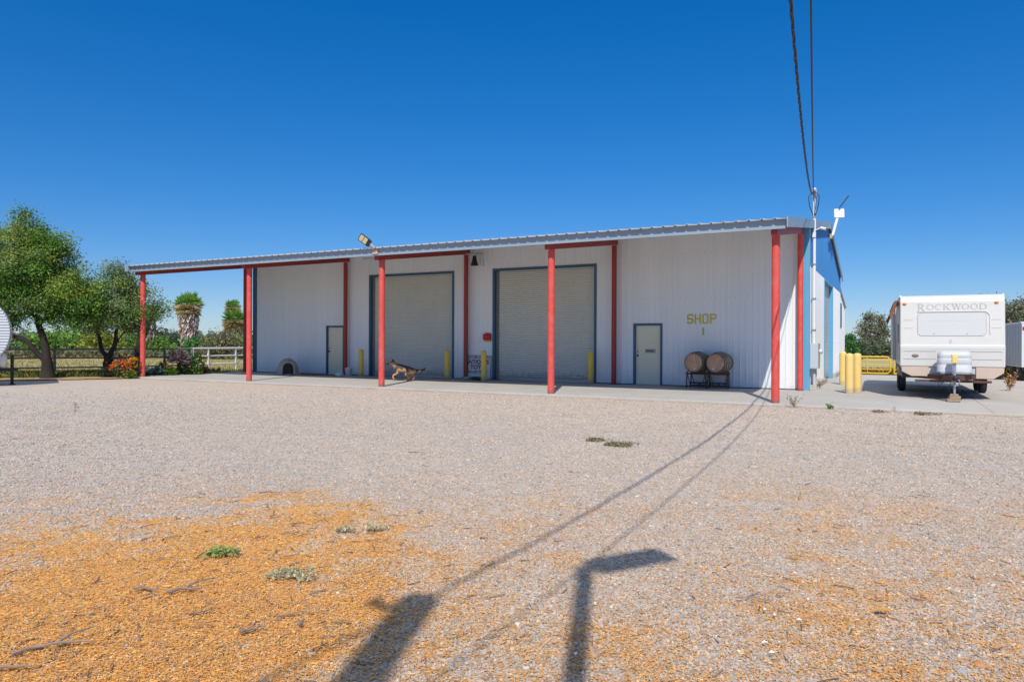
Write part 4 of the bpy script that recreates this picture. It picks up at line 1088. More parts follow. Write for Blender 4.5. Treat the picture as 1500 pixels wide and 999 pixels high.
# local x = forward (towards the picture), y = across
pf = []
for k in range(25):
    a = math.radians(-78 + 156*k/24); pf.append((-.95 + .95*math.cos(a), 1.80+ 1.12*math.sin(a)))
body = [(-5.0, .78), (-1.2, .72)] + pf + [(-1.4, 3.0), (-5.0, 3.0)]
mb = MB(); n = len(body); vs = []
seg = []
for i in range(n):
    p0, p1 = np.array(body[i]), np.array(body[(i+1) % n]); L = np.linalg.norm(p1-p0)
    seg.append(p0)
mb.prism(body, 'y', -1.1, 1.1)
sh = P_(mb, 'body_shell', M('siding_groove_shade', (.42, .43, .46), .5, .1, 3), r, bevel=.03)  # shell greyed so grooves between the ribs carry shade in the colour
mb = MB()
for k in range(23):
    z = .84 + k*.092
    zz = [z, z+.055]
    ex = lambda z_: -.95 + .95*math.sqrt(max(0, 1-((z_-1.80)/1.13)**2))
    if ex(z) < -.9: continue
    for sgn in (-1, 1):
        mb.span((-4.9, sgn*1.1, zz[0]), (min(ex(zz[0]), ex(zz[1]))-.03, sgn*1.118, zz[1]))
    xa = ex((zz[0]+zz[1])/2); mb.add([(ex(zz[0])-.002, -1.08, zz[0]), (ex(zz[0])-.002, 1.08, zz[0]), (xa+.018, 1.08, (zz[0]+zz[1])/2), (xa+.018, -1.08, (zz[0]+zz[1])/2), (ex(zz[1])-.002, 1.08, zz[1]), (ex(zz[1])-.002, -1.08, zz[1])], [(0,1,2,3), (3,2,4,5)])
P_(mb, 'ribbed_siding', M('bright_siding', (.74, .76, .80), .35, .03, 2, metal=.1), sh, recalc=False)
mb = MB(); mb.bar((-1.5, .6, .55), (.18, .03, .52), .06, .10); mb.bar((-1.5, -.6, .55), (.18, -.03, .52), .06, .10); mb.span((-5, -.95, .48), (-1.2, .95, .7)); P_(mb, 'tongue_frame', m_dark, r)
mb = MB(); mb.tube([(.02, 0, .02), (.02, 0, 1.02)], .05, 12); mb.span((-.08, -.1, .0), (.12, .1, .03)); P_(mb, 'tongue_jack', m_black, r)
mb = MB(); mb.lathe([(.001, .60), (.13, .61), (.16, .66), (.16, .95), (.13, 1.03), (.05, 1.07), (.05, 1.12), (.001, 1.13)], (-.28, 0, 0), n=20); P_(mb, 'propane_tank', m_whiteplastic, r)
mb = MB(); mb.lathe([(.085, 1.02), (.09, 1.19), (.085, 1.19), (.08, 1.03)], (-.28, 0, 0), n=16); P_(mb, 'tank_collar', m_greybox, r)
for sgn in (-1, 1):
    mb = MB(); mb.lathe([(.001, -.09), (.19, -.1), (.30, -.1), (.33, -.07), (.33, .07), (.30, .1), (.19, .1), (.001, .09)], (-3.2, sgn*.98, .335), 'y', 22); P_(mb, 'wheel', m_rubber, r)

# ------------------------------------------------------------------ fences and gate
def pipe_fence(name, label, pts, mat, h=1.17, z=(1.15, .78, .38), r=.035, first=True):
    root = thing(name, label, 'fence', (pts[0][0], pts[0][1], GZ)); o = np.array([pts[0][0], pts[0][1], GZ])
    loc = [(np.array([p[0], p[1], GZ])-o) for p in pts]
    for zz in z:
        mb = MB(); mb.tube([tuple(p+np.array([0, 0, zz])) for p in loc], r if zz < 1 else r*1.15, 8); mb.build('rail', mat, root)
    for i, p in enumerate(loc):
        if i == 0 and not first: continue
        mb = MB(); mb.tube([tuple(p), tuple(p+np.array([0, 0, h]))], .055, 10); mb.build('post', mat, root)
    return root
def at(px, Zd):                                # ground point seen in that direction at that distance (layout helper for far plants)
    x = (px-750)/1051.1*Zd
    return (2.619 + .8823*x - .4707*Zd, -18.844 + .4707*x + .8823*Zd, GZ)
pipe_fence('pipe_fence', 'pipe fence coloured grey for tree shade running behind the trees on the left', [at(-190, 27.2)[:2], at(-90, 28)[:2], at(0, 29)[:2], at(80, 30)[:2], at(165, 31.2)[:2], at(241, 32.8)[:2], at(281, 34)[:2]], m_greypipe, r=.03)
pipe_fence('pipe_fence', 'white painted pipe fence between the shrubs and the shop corner', [at(282.5, 34.05)[:2], at(305, 35)[:2], at(345, 37)[:2], at(385, 39.5)[:2], at(430, 42)[:2]], m_whitepipe, r=.045)
r = thing('yellow_gate', 'yellow pipe gate across the drive behind the pale bollards', 'gate', (.45, 20.2, 0), math.radians(-3))
fr = MB()
def gate_leaf(x0, x1, nb):
    mb = MB(); c = .14
    mb.tube([(x0, 0, .03), (x1-c, 0, .03), (x1, 0, .03+c), (x1, 0, .83-c), (x1-c, 0, .83), (x0, 0, .83), (x0, 0, .03)], .034, 8); g = P_(mb, 'gate_frame', m_gate, r)
    for z in (.22, .44, .66):
        mb = MB(); mb.tube([(x0, 0, z), (x1, 0, z)], .022, 6); P_(mb, 'rail', m_gate, g)
    for k in range(1, nb+1):
        x = x0+(x1-x0)*k/(nb+1); mb = MB(); mb.bar((x, -.03, .03), (x, -.03, .83), .06, .02); P_(mb, 'upright', m_gate, g)
gate_leaf(.0, 2.0, 1); gate_leaf(2.15, 4.2, 1); gate_leaf(4.35, 6.6, 1)
for x in (-.1, 6.75):
    mb = MB(); mb.tube([(x, .1, -.05), (x, .1, .95)], .06, 10); P_(mb, 'gate_post', m_gate, r)
# ------------------------------------------------------------------ trees and plants
g1 = ((.15,.31,.045), (.20,.37,.06), (.12,.25,.05), (.26,.36,.11))
olive = ((.19,.33,.09), (.24,.36,.12), (.15,.26,.07), (.31,.40,.18))
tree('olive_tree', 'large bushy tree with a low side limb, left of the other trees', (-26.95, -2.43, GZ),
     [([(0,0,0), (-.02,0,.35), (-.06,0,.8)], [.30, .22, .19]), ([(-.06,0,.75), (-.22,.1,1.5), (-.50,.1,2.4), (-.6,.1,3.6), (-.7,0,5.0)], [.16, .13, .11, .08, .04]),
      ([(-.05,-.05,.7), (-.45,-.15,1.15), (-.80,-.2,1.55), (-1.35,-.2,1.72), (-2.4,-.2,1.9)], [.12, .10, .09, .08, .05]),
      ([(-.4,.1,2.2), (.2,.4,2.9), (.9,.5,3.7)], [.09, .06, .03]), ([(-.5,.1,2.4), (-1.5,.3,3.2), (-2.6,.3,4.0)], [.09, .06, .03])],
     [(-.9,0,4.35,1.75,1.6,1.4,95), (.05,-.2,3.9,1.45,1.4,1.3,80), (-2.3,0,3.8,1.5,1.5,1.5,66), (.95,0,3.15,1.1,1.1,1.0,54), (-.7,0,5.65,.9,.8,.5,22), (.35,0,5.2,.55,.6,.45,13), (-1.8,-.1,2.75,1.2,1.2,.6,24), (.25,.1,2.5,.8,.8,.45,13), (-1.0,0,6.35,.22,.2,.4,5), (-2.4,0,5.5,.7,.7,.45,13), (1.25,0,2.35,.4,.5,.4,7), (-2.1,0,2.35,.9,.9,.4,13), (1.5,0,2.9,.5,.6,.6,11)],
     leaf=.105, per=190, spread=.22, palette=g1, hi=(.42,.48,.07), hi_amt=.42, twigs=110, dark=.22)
tree('olive_tree', 'smaller forked tree between the large tree and the leftmost red post', (-26.13, -.53, GZ),
     [([(0,0,0), (0,0,.45), (0,0,.8)], [.19, .16, .15]), ([(0,0,.75), (-.28,0,1.3), (-.5,.1,2.1), (-.6,.1,3.0)], [.105, .08, .055, .03]),
      ([(0,0,.75), (.30,0,1.3), (.42,0,2.1), (.5,0,3.0), (.4,0,4.0)], [.105, .09, .065, .05, .02])],
     [(.25,0,3.1,1.2,1.1,1.15,46), (-.75,0,3.0,1.0,1.0,.9,32), (.75,0,2.6,.9,1.0,.7,24), (.4,0,4.25,.6,.6,.65,17), (1.0,0,3.3,.6,.6,.6,13), (-.5,0,2.2,.7,.7,.35,9), (1.05,0,2.2,.4,.5,.5,8)],
     leaf=.092, per=185, spread=.21, palette=olive, hi=(.40,.46,.13), hi_amt=.35, twigs=90, dark=.35)
tree('olive_tree', 'thin leaning tree just behind the leftmost red post', (-28.7, 2.44, GZ),
     [([(0,0,0), (.12,0,.6), (.22,0,1.4), (.35,0,2.4)], [.24, .20, .16, .09]), ([(.2,0,1.3), (.6,0,2.1), (.8,0,2.7)], [.12, .07, .03]), ([(.33,0,2.2), (.25,0,3.2), (.3,0,3.9)], [.08, .05, .02])],
     [(.25,0,3.2,.9,1.0,.95,24), (.85,0,2.9,.55,.7,.75,14), (-.3,0,2.6,.8,.8,.6,13)],
     leaf=.11, per=85, spread=.24, palette=olive, hi=(.34,.35,.13), hi_amt=.35, twigs=50)

def bush(name, label, px, Zd, wd, ht, pal, hi, n=40, leaf=.3, per=26, cat='shrub', group='trees and shrubs beyond the pasture', tall=False, hi_amt=.4):
    lo = [(0, 0, ht*.55, wd*.5, wd*.5, ht*.45, n)]
    if not tall: lo += [(-wd*.28, 0, ht*.42, wd*.3, wd*.3, ht*.36, n//3), (wd*.25, .1, ht*.5, wd*.28, wd*.3, ht*.44, n//3)]
    else: lo += [(0, 0, ht*.85, wd*.2, wd*.2, ht*.18, n//4), (0, 0, ht*.3, wd*.55, wd*.5, ht*.25, n//2)]
    return tree(name, label, at(px, Zd), [([(0,0,0), (0,0,ht*.35), (.05*wd,0,ht*.75)], [.05*wd+.04, .04*wd+.03, .03])], lo, leaf=leaf, per=per, spread=wd*.10+.08, palette=pal, hi=hi, hi_amt=hi_amt, group=group, twigs=14, cat=cat, shell=.5, aspect=.6)
bright = ((.20,.38,.07), (.24,.42,.09)); darkg = ((.09,.14,.085), (.11,.16,.095)); oliv2 = ((.30,.29,.15), (.26,.25,.13)); dim = ((.17,.22,.13), (.2,.25,.14))
bush('shrub', 'bright green shrub seen under the large tree, behind the fence', 62, 62, 3.2, 2.3, bright, (.16,.24,.03))
bush('shrub', 'bright green shrub seen between the two left trunks', 105, 70, 3.4, 2.5, bright, (.16,.24,.03))
bush('shrub', 'yellow green shrub seen through the fork of the smaller tree', 150, 66, 3.4, 2.4, ((.30,.36,.06),), (.46,.46,.08))
bush('shrub', 'low green shrub just left of the leaning tree trunk', 186, 72, 3.6, 2.2, bright, (.14,.22,.03))
bush('conifer', 'dark conifer just right of the leftmost red post', 224, 80, 3.0, 2.9, darkg, (.05,.08,.03), cat='tree', leaf=.26)
bush('conifer', 'dark conifer left of the thick palm', 243, 84, 3.0, 2.75, darkg, (.05,.08,.03), cat='tree', leaf=.26)
bush('conifer', 'dark conifer close against the thick palm trunk', 258, 82, 2.2, 2.3, darkg, (.05,.08,.03), cat='tree', leaf=.26)
bush('shrub', 'light green shrub below the dark conifers behind the fence', 231, 66, 2.6, 1.7, bright, (.14,.22,.03))
bush('shrub', 'deep green shrub right of the thick palm trunk', 294, 60, 2.3, 1.7, ((.10,.28,.07),), (.2,.36,.08))
bush('shrub', 'yellowish green shrub left of the olive brown bush', 306, 64, 1.7, 1.8, bright, (.18,.24,.03))
bush('olive_bush', 'olive brown twiggy bush in front of the skirted palms', 326, 58, 3.0, 2.3, oliv2, (.16,.15,.08), n=50, leaf=.2)
bush('shrub', 'green shrub right of the skirted palms beside the red post', 357, 62, 2.4, 1.9, bright, (.13,.2,.03))
bush('shrub', 'haze-tinted low shrub on the far left behind the camper nose', 22, 80, 5, 2.2, dim, (.10,.13,.05))  # dull palette carries the haze in the leaf colour
bush('conifer', 'bright green pointed conifer beside the shop side wall', 1247, 60, 1.3, 2.2, ((.08,.22,.06),), (.16,.32,.08), tall=True, cat='tree', leaf=.2, n=30)
bush('conifer', 'small dark pointed conifer, second from the shop side wall', 1257, 64, .9, 1.75, darkg, (.05,.08,.04), tall=True, cat='tree', leaf=.18, n=18)
bush('conifer', 'small dark pointed conifer, third from the shop side wall', 1262.5, 66, .8, 1.5, darkg, (.05,.08,.04), tall=True, cat='tree', leaf=.18, n=16)
euc = ((.22,.27,.18), (.27,.30,.21), (.31,.28,.18), (.17,.21,.14))
def eucalypt(label, px, Zd, sc, lobes):
    return tree('eucalyptus_tree', label, at(px, Zd), [([(0,0,0), (0,0,1.2*sc), (-.3*sc,0,2.6*sc), (-.4*sc,0,4*sc)], [.18, .15, .10, .04]), ([(0,0,1.0*sc), (.5*sc,0,2.2*sc), (.7*sc,0,3.6*sc)], [.14, .10, .03])],
        [(a*sc, 0, b*sc, c_*sc, c_*sc, d*sc, n) for a, b, c_, d, n in lobes], leaf=.26, per=30, spread=.26*sc, palette=euc, hi=(.46,.41,.27), hi_amt=.45, group='eucalyptus trees behind the shop', twigs=50, shell=.45, dark=.6)
eucalypt('tall airy eucalyptus seen between the shop side wall and the travel trailer', 1278, 78, 1.0, [(-.8,2.8,.75,1.3,34), (-.2,4.2,.6,.7,16), (.75,3.0,.6,1.2,26), (.9,4.0,.4,.7,10), (0,1.5,1.2,.7,22), (1.35,2.4,.45,.9,12)])
eucalypt('dark eucalyptus with its top showing just over the travel trailer roof', 1459, 70, 1.25, [(0,4.3,.85,.75,26), (-.5,3.2,.9,1.0,24), (.6,3.2,.8,1.0,22), (0,2,1,.8,18)])
eucalypt('pale eucalyptus above the grey box trailer at the right edge', 1489, 62, 1.1, [(-.3,3.9,.65,.8,30), (.5,4.2,.55,.7,26), (-.6,2.9,.7,.9,26), (.5,2.9,.8,1.0,28), (0,1.8,.9,.7,20)])
bush('shrub', 'low dark shrub under the airy eucalyptus behind the yellow gate', 1288, 72, 3.5, 1.5, dim, (.09,.11,.05), group='eucalyptus trees behind the shop')
# fan palms
def palm(label, px, Zd, th, tr, cr, skirt, tilt=0.):
    root = thing('fan_palm', label, 'palm tree', at(px, Zd), 0, 'fan palms beyond the pasture')
    mb = MB(); mb.tube([(0,0,0), (.0,0,th*.5), (tilt,0,th)], [tr*.42, tr*.35, tr*.3], 10); mb.build('trunk', m_bark, root)
    P = []; Dd = []; C = []
    for i in range(skirt):
        a = rng.uniform(0, 2*PI); z = rng.uniform(.25, th*.92); rr = tr*(.50+.55*(z/th))*rng.uniform(.8, 1.08)
        P.append((rr*math.cos(a)+tilt*z/th, rr*math.sin(a), z)); Dd.append((.35*math.cos(a), .35*math.sin(a), -1)); b = rng.uniform(.55, 1.2)
        C.append(np.array((.66,.55,.47))*b if rng.random() < .7 else np.array((.40,.31,.26))*b)
    leaves('dead_frond_skirt', m_leaf_dry, P, rng.uniform(.4, .8, len(P)), C, root, .38, dirs=Dd)
    P = []; Dd = []; C = []; S_ = []
    for i in range(110):
        a = rng.uniform(0, 2*PI); e = math.asin(rng.uniform(-.75, 1.)); green = e > .12
        d = np.array((math.cos(a)*math.cos(e), math.sin(a)*math.cos(e), math.sin(e)))
        hub = np.array((tilt, 0, th)) + d*cr*rng.uniform(.40, .62) + np.array((0, 0, .22*cr))
        s_ = np.cross(d, (0, 0, 1)); s_ /= np.linalg.norm(s_)+1e-6; u_ = np.cross(s_, d); b = rng.uniform(.7, 1.35)
        for k in range(13):                       # a fan of blades in the plane of the frond, tips drooping
            f = math.radians(-78+156*k/12); v = d*math.cos(f)+s_*math.sin(f)+u_*.12; v[2] -= .22*rng.random(); v /= np.linalg.norm(v)
            L = cr*rng.uniform(.42, .58); P.append(hub + v*L*.5); Dd.append(v*6); S_.append(L)
            C.append((np.array((.20,.37,.06)) if green else np.array((.50,.39,.18)))*b*rng.uniform(.8, 1.2))
        P.append(np.array((tilt, 0, th))+d*cr*.27); Dd.append(d*8); S_.append(cr*.55); C.append(np.array((.25,.32,.08)))
    leaves('fronds', m_leaf, P, S_, C, root, .11, dirs=Dd)
    return root
palm('stout fan palm with a thick pale skirt of dead fronds standing alone', 276, 64, 4.3, .80, 1.38, 1500)
palm('fan palm with a brownish skirt close to the second red post, in front', 344, 66, 3.0, .62, 1.3, 700)
palm('taller fan palm whose head rises behind the one by the second post', 341, 80, 5.0, .6, 1.0, 300)
palm('slim fan palm half hidden behind the leftmost red post', 219, 66, 3.6, .5, .95, 300)
palm('small distant fan palm seen left of the leaning tree', 181, 95, 2.9, .3, .8, 60)

# far wood, vine rows and meadow growth: masses nobody can count
def band(name, pxs, Zd, h, pal, n, leaf, z0=0., dep=8):
    P = []; C = []
    for i in range(n):
        px = rng.uniform(*pxs); d = Zd+rng.uniform(-dep, dep); x, y, _ = at(px, d)
        hh = h*(.45+.75*vnoise(px*.11, 0*px+3, 5))
        P.append((x, y, GZ+z0+hh*rng.random()**.7)); C.append(np.array(pal[rng.integers(len(pal))])*rng.uniform(.6, 1.3))
    o = leaves(name, m_leaf, P, rng.uniform(.7, 1.4, n)*leaf, C, None, .7); o['kind'] = 'stuff'
    return o
o = band('far_wood', (-150, 420), 190, 3.6, ((.24,.29,.26), (.27,.32,.27)), 9000, 1.3); o['label'] = 'haze-tinted far belt of trees beyond the pasture'; o['category'] = 'wood'  # distance haze put into the pale leaf colours
o = band('far_wood', (1180, 1700), 170, 2.6, ((.24,.28,.22), (.27,.31,.23)), 6000, 1.0); o['label'] = 'haze-tinted far belt of trees behind the yellow gate'; o['category'] = 'wood'  # leaf colours tinted with haze here too
o = band('vine_rows', (-120, 400), 61, .62, ((.16,.20,.09), (.19,.21,.10), (.28,.21,.14)), 9000, .26, .15, 3); o['label'] = 'dark low rows of vines across the far side of the pasture'; o['category'] = 'vines'
def tufts(name, pts, cols, h, label, cat):
    P = []; D_ = []; C = []; S_ = []
    for (x, y), c in zip(pts, cols):
        d = np.array((rng.normal()*.45, rng.normal()*.45, 1.)); L = h*rng.uniform(.5, 1.4)
        P.append((x, y, GZ+.02+L*.45)); D_.append(d); C.append(np.array(c)*rng.uniform(.6, 1.35)); S_.append(L)
    o = leaves(name, m_leaf_dry, P, S_, C, None, .16, dirs=D_); o['kind'] = 'stuff'; o['label'] = label; o['category'] = cat
pts = []; cols = []
for i in range(16000):
    px = rng.uniform(-40, 372); d = 33+27*rng.random()**1.8; x, y, _ = at(px, d)
    if x > -25.0 and y < 27: continue
    pts.append((x, y)); cols.append(((.30,.25,.08), (.20,.19,.05), (.36,.29,.12))[rng.integers(3)])
tufts('pasture_grass', pts, cols, .13, 'dry yellow green grass of the pasture behind the fence', 'grass')
pts = []; cols = []
for i in range(7000):
    k = rng.random(); a_ = np.array([at(-60,28.6)[:2], at(0,29)[:2], at(80,29.8)[:2], at(165,30.9)[:2], at(241,32.3)[:2], at(290,34)[:2]]); j = rng.integers(5); f = rng.random()
    p = a_[j]*(1-f)+a_[j+1]*f + rng.normal(size=2)*.5
    pts.append(p); cols.append(((.09,.16,.03), (.20,.19,.05), (.28,.20,.08), (.07,.12,.03))[rng.integers(4)])
tufts('verge_grass', pts, cols, .24, 'green and straw coloured grass along the foot of the pipe fence', 'grass')
pts = []; cols = []
for i in range(5000):
    pts.append((rng.uniform(.4, 11), 20.4+abs(rng.normal())*1.2)); cols.append(((.34,.21,.08), (.26,.16,.06), (.40,.28,.12))[rng.integers(3)])
tufts('dry_weed_strip', pts, cols, .28, 'rusty dry weeds growing along the drive edge under the yellow gate', 'weeds')

# flower bed by the leftmost post
def flower(name, label, loc, rr, ht, leafcols, flowcols, nl=260, nf=60, leaf=.10, cat='plant', group=None):
    root = thing(name, label, cat, loc, 0, group)
    mb = MB(); P = []; C = []
    for i in range(14):
        a = rng.uniform(0, 2*PI); q = rng.uniform(.2, .8)*rr; mb.tube([(0,0,0), (q*.5*math.cos(a), q*.5*math.sin(a), ht*.5), (q*math.cos(a), q*math.sin(a), ht*.85)], [.012, .009, .005], 5, cap=False)
    mb.build('stem', m_bark, root)
    for i in range(nl):
        d = rng.normal(size=3); d /= np.linalg.norm(d); q = rng.random()**.4
        P.append((d[0]*rr*q, d[1]*rr*q, ht*.5+d[2]*ht*.5*q)); C.append(np.array(leafcols[rng.integers(len(leafcols))])*rng.uniform(.6, 1.4))
    leaves('foliage', m_leaf, P, rng.uniform(.7, 1.3, nl)*leaf, C, root, .5)
    if nf:
        P = []; C = []
        for i in range(nf):
            d = rng.normal(size=3); d /= np.linalg.norm(d); d[2] = abs(d[2]); d[1] -= .25
            for k in range(4):
                P.append((d[0]*rr + rng.normal()*.025, d[1]*rr + rng.normal()*.025, ht*.5+d[2]*ht*.52 + rng.normal()*.02)); C.append(np.array(flowcols[rng.integers(len(flowcols))])*rng.uniform(.7, 1.2))
        leaves('blossom', m_flower_r, P, .075, C, root, .8)
    return root
gl = ((.09,.17,.05), (.13,.22,.05), (.06,.11,.04))
flower('flowering_shrub', 'shrub with red orange blossoms left of the leftmost red post', (-24.75, -.75, GZ), .42, .72, gl, ((.65,.08,.02), (.70,.20,.02)))
flower('flowering_shrub', 'shrub with yellow and orange blossoms touching the leftmost red post', (-24.78, -.18, GZ), .30, .80, gl, ((.75,.40,.02), (.72,.20,.02)))
flower('flowering_shrub', 'dark reddish leaved shrub behind the red orange blossoms', (-25.75, -.05, GZ), .55, 1.0, ((.07,.035,.03), (.04,.05,.025), (.10,.03,.02)), ((.50,.05,.02),), nf=18)
flower('bedding_plant', 'low lime green plant below the red orange blossoms', (-24.35, -.72, GZ), .28, .38, ((.20,.26,.05), (.12,.2,.04)), ((.7,.3,.1),), nf=10)
flower('bedding_plant', 'dark low plant at the foot of the forked tree', (-25.75, -.75, GZ), .40, .50, ((.03,.055,.03), (.045,.06,.03)), (), nf=0)
flower('bedding_plant', 'lime green plant at the foot of the purple spiky plant', (-24.72, 1.35, GZ), .34, .42, ((.12,.24,.02), (.08,.18,.02)), (), nf=0)
flower('bedding_plant', 'green plant with a few pale pink flowers before the leafy bush', (-24.45, 2.35, GZ), .36, .45, ((.08,.18,.02), (.12,.22,.03)), ((.6,.3,.3),), nf=8)
flower('leafy_bush', 'dense dark green leafy bush in front of the white fence post', (-24.95, 2.55, GZ), .62, 1.02, ((.05,.18,.03), (.07,.22,.04), (.04,.11,.03)), ((.60,.12,.05), (.7,.5,.05)), nl=900, nf=14, leaf=.12)
flower('leafy_bush', 'dark reddish plant at the right end of the flower bed', (-24.55, 2.95, GZ), .25, .40, ((.10,.04,.04), (.05,.03,.03)), (), nf=0, nl=160)
def spiky(label, loc, n, L, cols, cat='plant', name='spiky_plant', wid=.06, stem=.35):
    root = thing(name, label, cat, loc)
    mb = MB(); mb.tube([(0,0,0), (0,0,stem)], [.07, .05], 8); mb.build('stem', m_bark, root)
    mb2 = []
    P = []; D_ = []; C = []
    for i in range(n):
        a = rng.uniform(0, 2*PI); e = rng.uniform(-.35, 1.4); d = np.array((math.cos(a)*math.cos(e), math.sin(a)*math.cos(e), math.sin(e)))
        P.append(np.array((0, 0, stem)) + d*L*.5); D_.append(d*3); C.append(np.array(cols[rng.integers(len(cols))])*rng.uniform(.6, 1.4))
    leaves('blade', m_leaf, P, L*rng.uniform(.75, 1.1, n), C, root, wid/L*2, dirs=D_)
    return root
spiky('tall purple spiky plant in the bed beside the leafy bush', (-24.72, 1.75, GZ), 170, .55, ((.24,.16,.17), (.32,.24,.24), (.15,.10,.11)), stem=.68, wid=.045)
spiky('tan dried spiky plant just left of the purple spiky plant', (-25.0, 1.25, GZ), 70, .45, ((.28,.20,.09), (.20,.13,.06)), stem=.25)
for i, (x, y, lab) in enumerate(((-25.15, .55, 'blue grey rosette succulent right of the leftmost red post'), (-24.95, .95, 'blue grey rosette succulent left of the tan dried plant'), (-25.35, .2, 'blue grey rosette succulent half hidden by the leftmost red post'))):
    spiky(lab, (x, y, GZ), 60, .40, ((.15,.22,.20), (.11,.17,.15), (.20,.26,.22)), name='succulent', wid=.10, stem=.12)

# weeds in the yard
def creeper(label, loc, ang, L, wd, cols, n=160, leaf=.035, ht=.05, group='low weeds on the gravel'):
    root = thing('weed', label, 'weed', (loc[0], loc[1], float(gheight(np.array(loc[0]), np.array(loc[1])))), ang, group)
    mb = MB(); P = []; C = []
    for s_ in range(7):
        a = rng.normal()*.30; l = L*rng.uniform(.45, 1.); pts = [(0, 0, .012)]
        for k in range(1, 6): pts.append((l*k/5*math.cos(a)+rng.normal()*.01, l*k/5*math.sin(a)*wd/.2+rng.normal()*.012, .012+ht*.35*math.sin(PI*k/5)+.01*rng.random()))
        mb.tube(pts, .0035, 5)
        for j in range(n//7):
            f = rng.random()*(len(pts)-1); i = int(f); p = np.array(pts[i])*(1-f+i)+np.array(pts[min(i+1, 5)])*(f-i)
            P.append(p+rng.normal(size=3)*np.array((.018, .025, .012))+np.array((0, 0, .012))); C.append(np.array(cols[rng.integers(len(cols))])*rng.uniform(.6, 1.4))
    mb.build('stem', m_stick, root)
    leaves('foliage', m_leaf, P, rng.uniform(.6, 1.3, len(P))*leaf, C, root, .5)
    return root
wg = ((.36,.46,.13), (.44,.50,.20), (.27,.37,.10)); gg = ((.58,.57,.36), (.48,.51,.31), (.64,.59,.37))
creeper('bright green creeping weed on the orange straw', (-1.72, -15.33), .35, .27, .11, wg, 170, .040, .07)
creeper('long grey green creeping weed below the bright green one on the straw', (-.96, -15.48), .55, .36, .16, gg, 260, .030, .055)
creeper('grey green creeping weed at the upper edge of the straw patch', (-1.36, -14.38), .5, .20, .10, gg, 110, .026, .04)
creeper('small grey green sprig right of the upper straw weed', (-1.15, -14.25), .5, .16, .1, gg, 90, .03, .05)
creeper('flat olive weed on the open gravel, farther of two', (-1.62, -8.43), .5, .45, .12, ((.36,.29,.15), (.28,.27,.13)), 110, .05, .03)
creeper('flat green weed on the open gravel, nearer of two', (-1.18, -8.75), .5, .55, .16, ((.22,.27,.12), (.34,.26,.15)), 150, .055, .04)
creeper('small low weed at the slab edge in front of the travel trailer', (3.0, -1.1), .5, .6, .2, ((.30,.29,.15), (.36,.30,.18)), 150, .06, .04)
creeper('brown flat weed at the slab edge right of the pale bollards', (2.2, -1.0), .5, .35, .15, ((.42,.28,.18), (.36,.28,.18)), 80, .05, .03)
def upright(label, loc, ht, spread, cols, n, leaf, stems=6, z=GZ):
    root = thing('weed', label, 'weed', (loc[0], loc[1], z), 0, 'upright weeds by the slab')
    mb = MB(); P = []; C = []
    for s_ in range(stems):
        a = rng.uniform(0, 2*PI); q = spread*rng.uniform(.2, 1); h = ht*rng.uniform(.6, 1); tip = (q*math.cos(a), q*math.sin(a), h)
        mb.tube([(0,0,0), (tip[0]*.35, tip[1]*.35, h*.5), tip], [.006, .005, .003], 5)
        for j in range(n//stems):
            f = rng.uniform(.25, 1.05); P.append(np.array(tip)*f + rng.normal(size=3)*.03); C.append(np.array(cols[rng.integers(len(cols))])*rng.uniform(.6, 1.4))
    mb.build('stem', m_stick, root)
    leaves('foliage', m_leaf_dry, P, rng.uniform(.6, 1.3, len(P))*leaf, C, root, .5)
upright('dry straggly weed at the slab edge right of the front corner post', (.50, -.62), .30, .22, ((.28,.22,.11), (.20,.19,.08), (.15,.10,.06)), 110, .045, 8)
upright('tiny fresh green weed at the slab edge in front of the pale bollards', (1.30, -.55), .12, .10, ((.06,.18,.02), (.09,.22,.03)), 70, .06, 5)
upright('thin brown stalk at the slab edge left of the trailer jack', (2.62, -.5), .14, .05, ((.16,.11,.07),), 20, .03, 3)
upright('rust coloured dry weed right of the travel trailer', (5.85, 8.7), .58, .30, ((.42,.22,.08), (.34,.17,.06), (.46,.30,.14)), 260, .08, 12, 0)
upright('low rust coloured dry weed at the right edge of the drive', (6.55, 8.9), .25, .25, ((.42,.24,.10), (.34,.18,.07)), 120, .07, 8, 0)
upright('small dry weed against the side wall below the meter box', (.46, 6.55), .35, .14, ((.26,.15,.10), (.20,.14,.08)), 70, .05, 6, 0)
upright('thin dry stalk standing in the gravel on the left', (-12.9, -9.65), .30, .05, ((.20,.13,.07),), 16, .04, 2)
# ------------------------------------------------------------------ dog bounding along the porch
dog = thing('dog', 'black and tan shepherd dog bounding left past the second red post', 'dog', (-13.86, 3.05, 0), math.atan2(-.30, -.95)); dog.scale = (1.02, 1.02, .98)
J = {}
def jn(name, co, r, par=None): J[name] = (co, r, par)
jn('pelvis', (-.50, 0, .41), .122); jn('loin', (-.34, 0, .45), .128, 'pelvis'); jn('rib', (-.16, 0, .465), .155, 'loin'); jn('chest', (.03, 0, .495), .16, 'rib')
jn('neck', (.17, 0, .60), .088, 'chest'); jn('poll', (.26, 0, .68), .082, 'neck'); jn('brow', (.33, 0, .685), .066, 'poll'); jn('muz', (.43, 0, .655), .040, 'brow'); jn('nose', (.505, 0, .64), .028, 'muz')
jn('t1', (-.62, 0, .41), .05, 'pelvis'); jn('t2', (-.76, 0, .40), .048, 't1'); jn('t3', (-.90, 0, .43), .044, 't2'); jn('t4', (-1.00, 0, .50), .028, 't3')
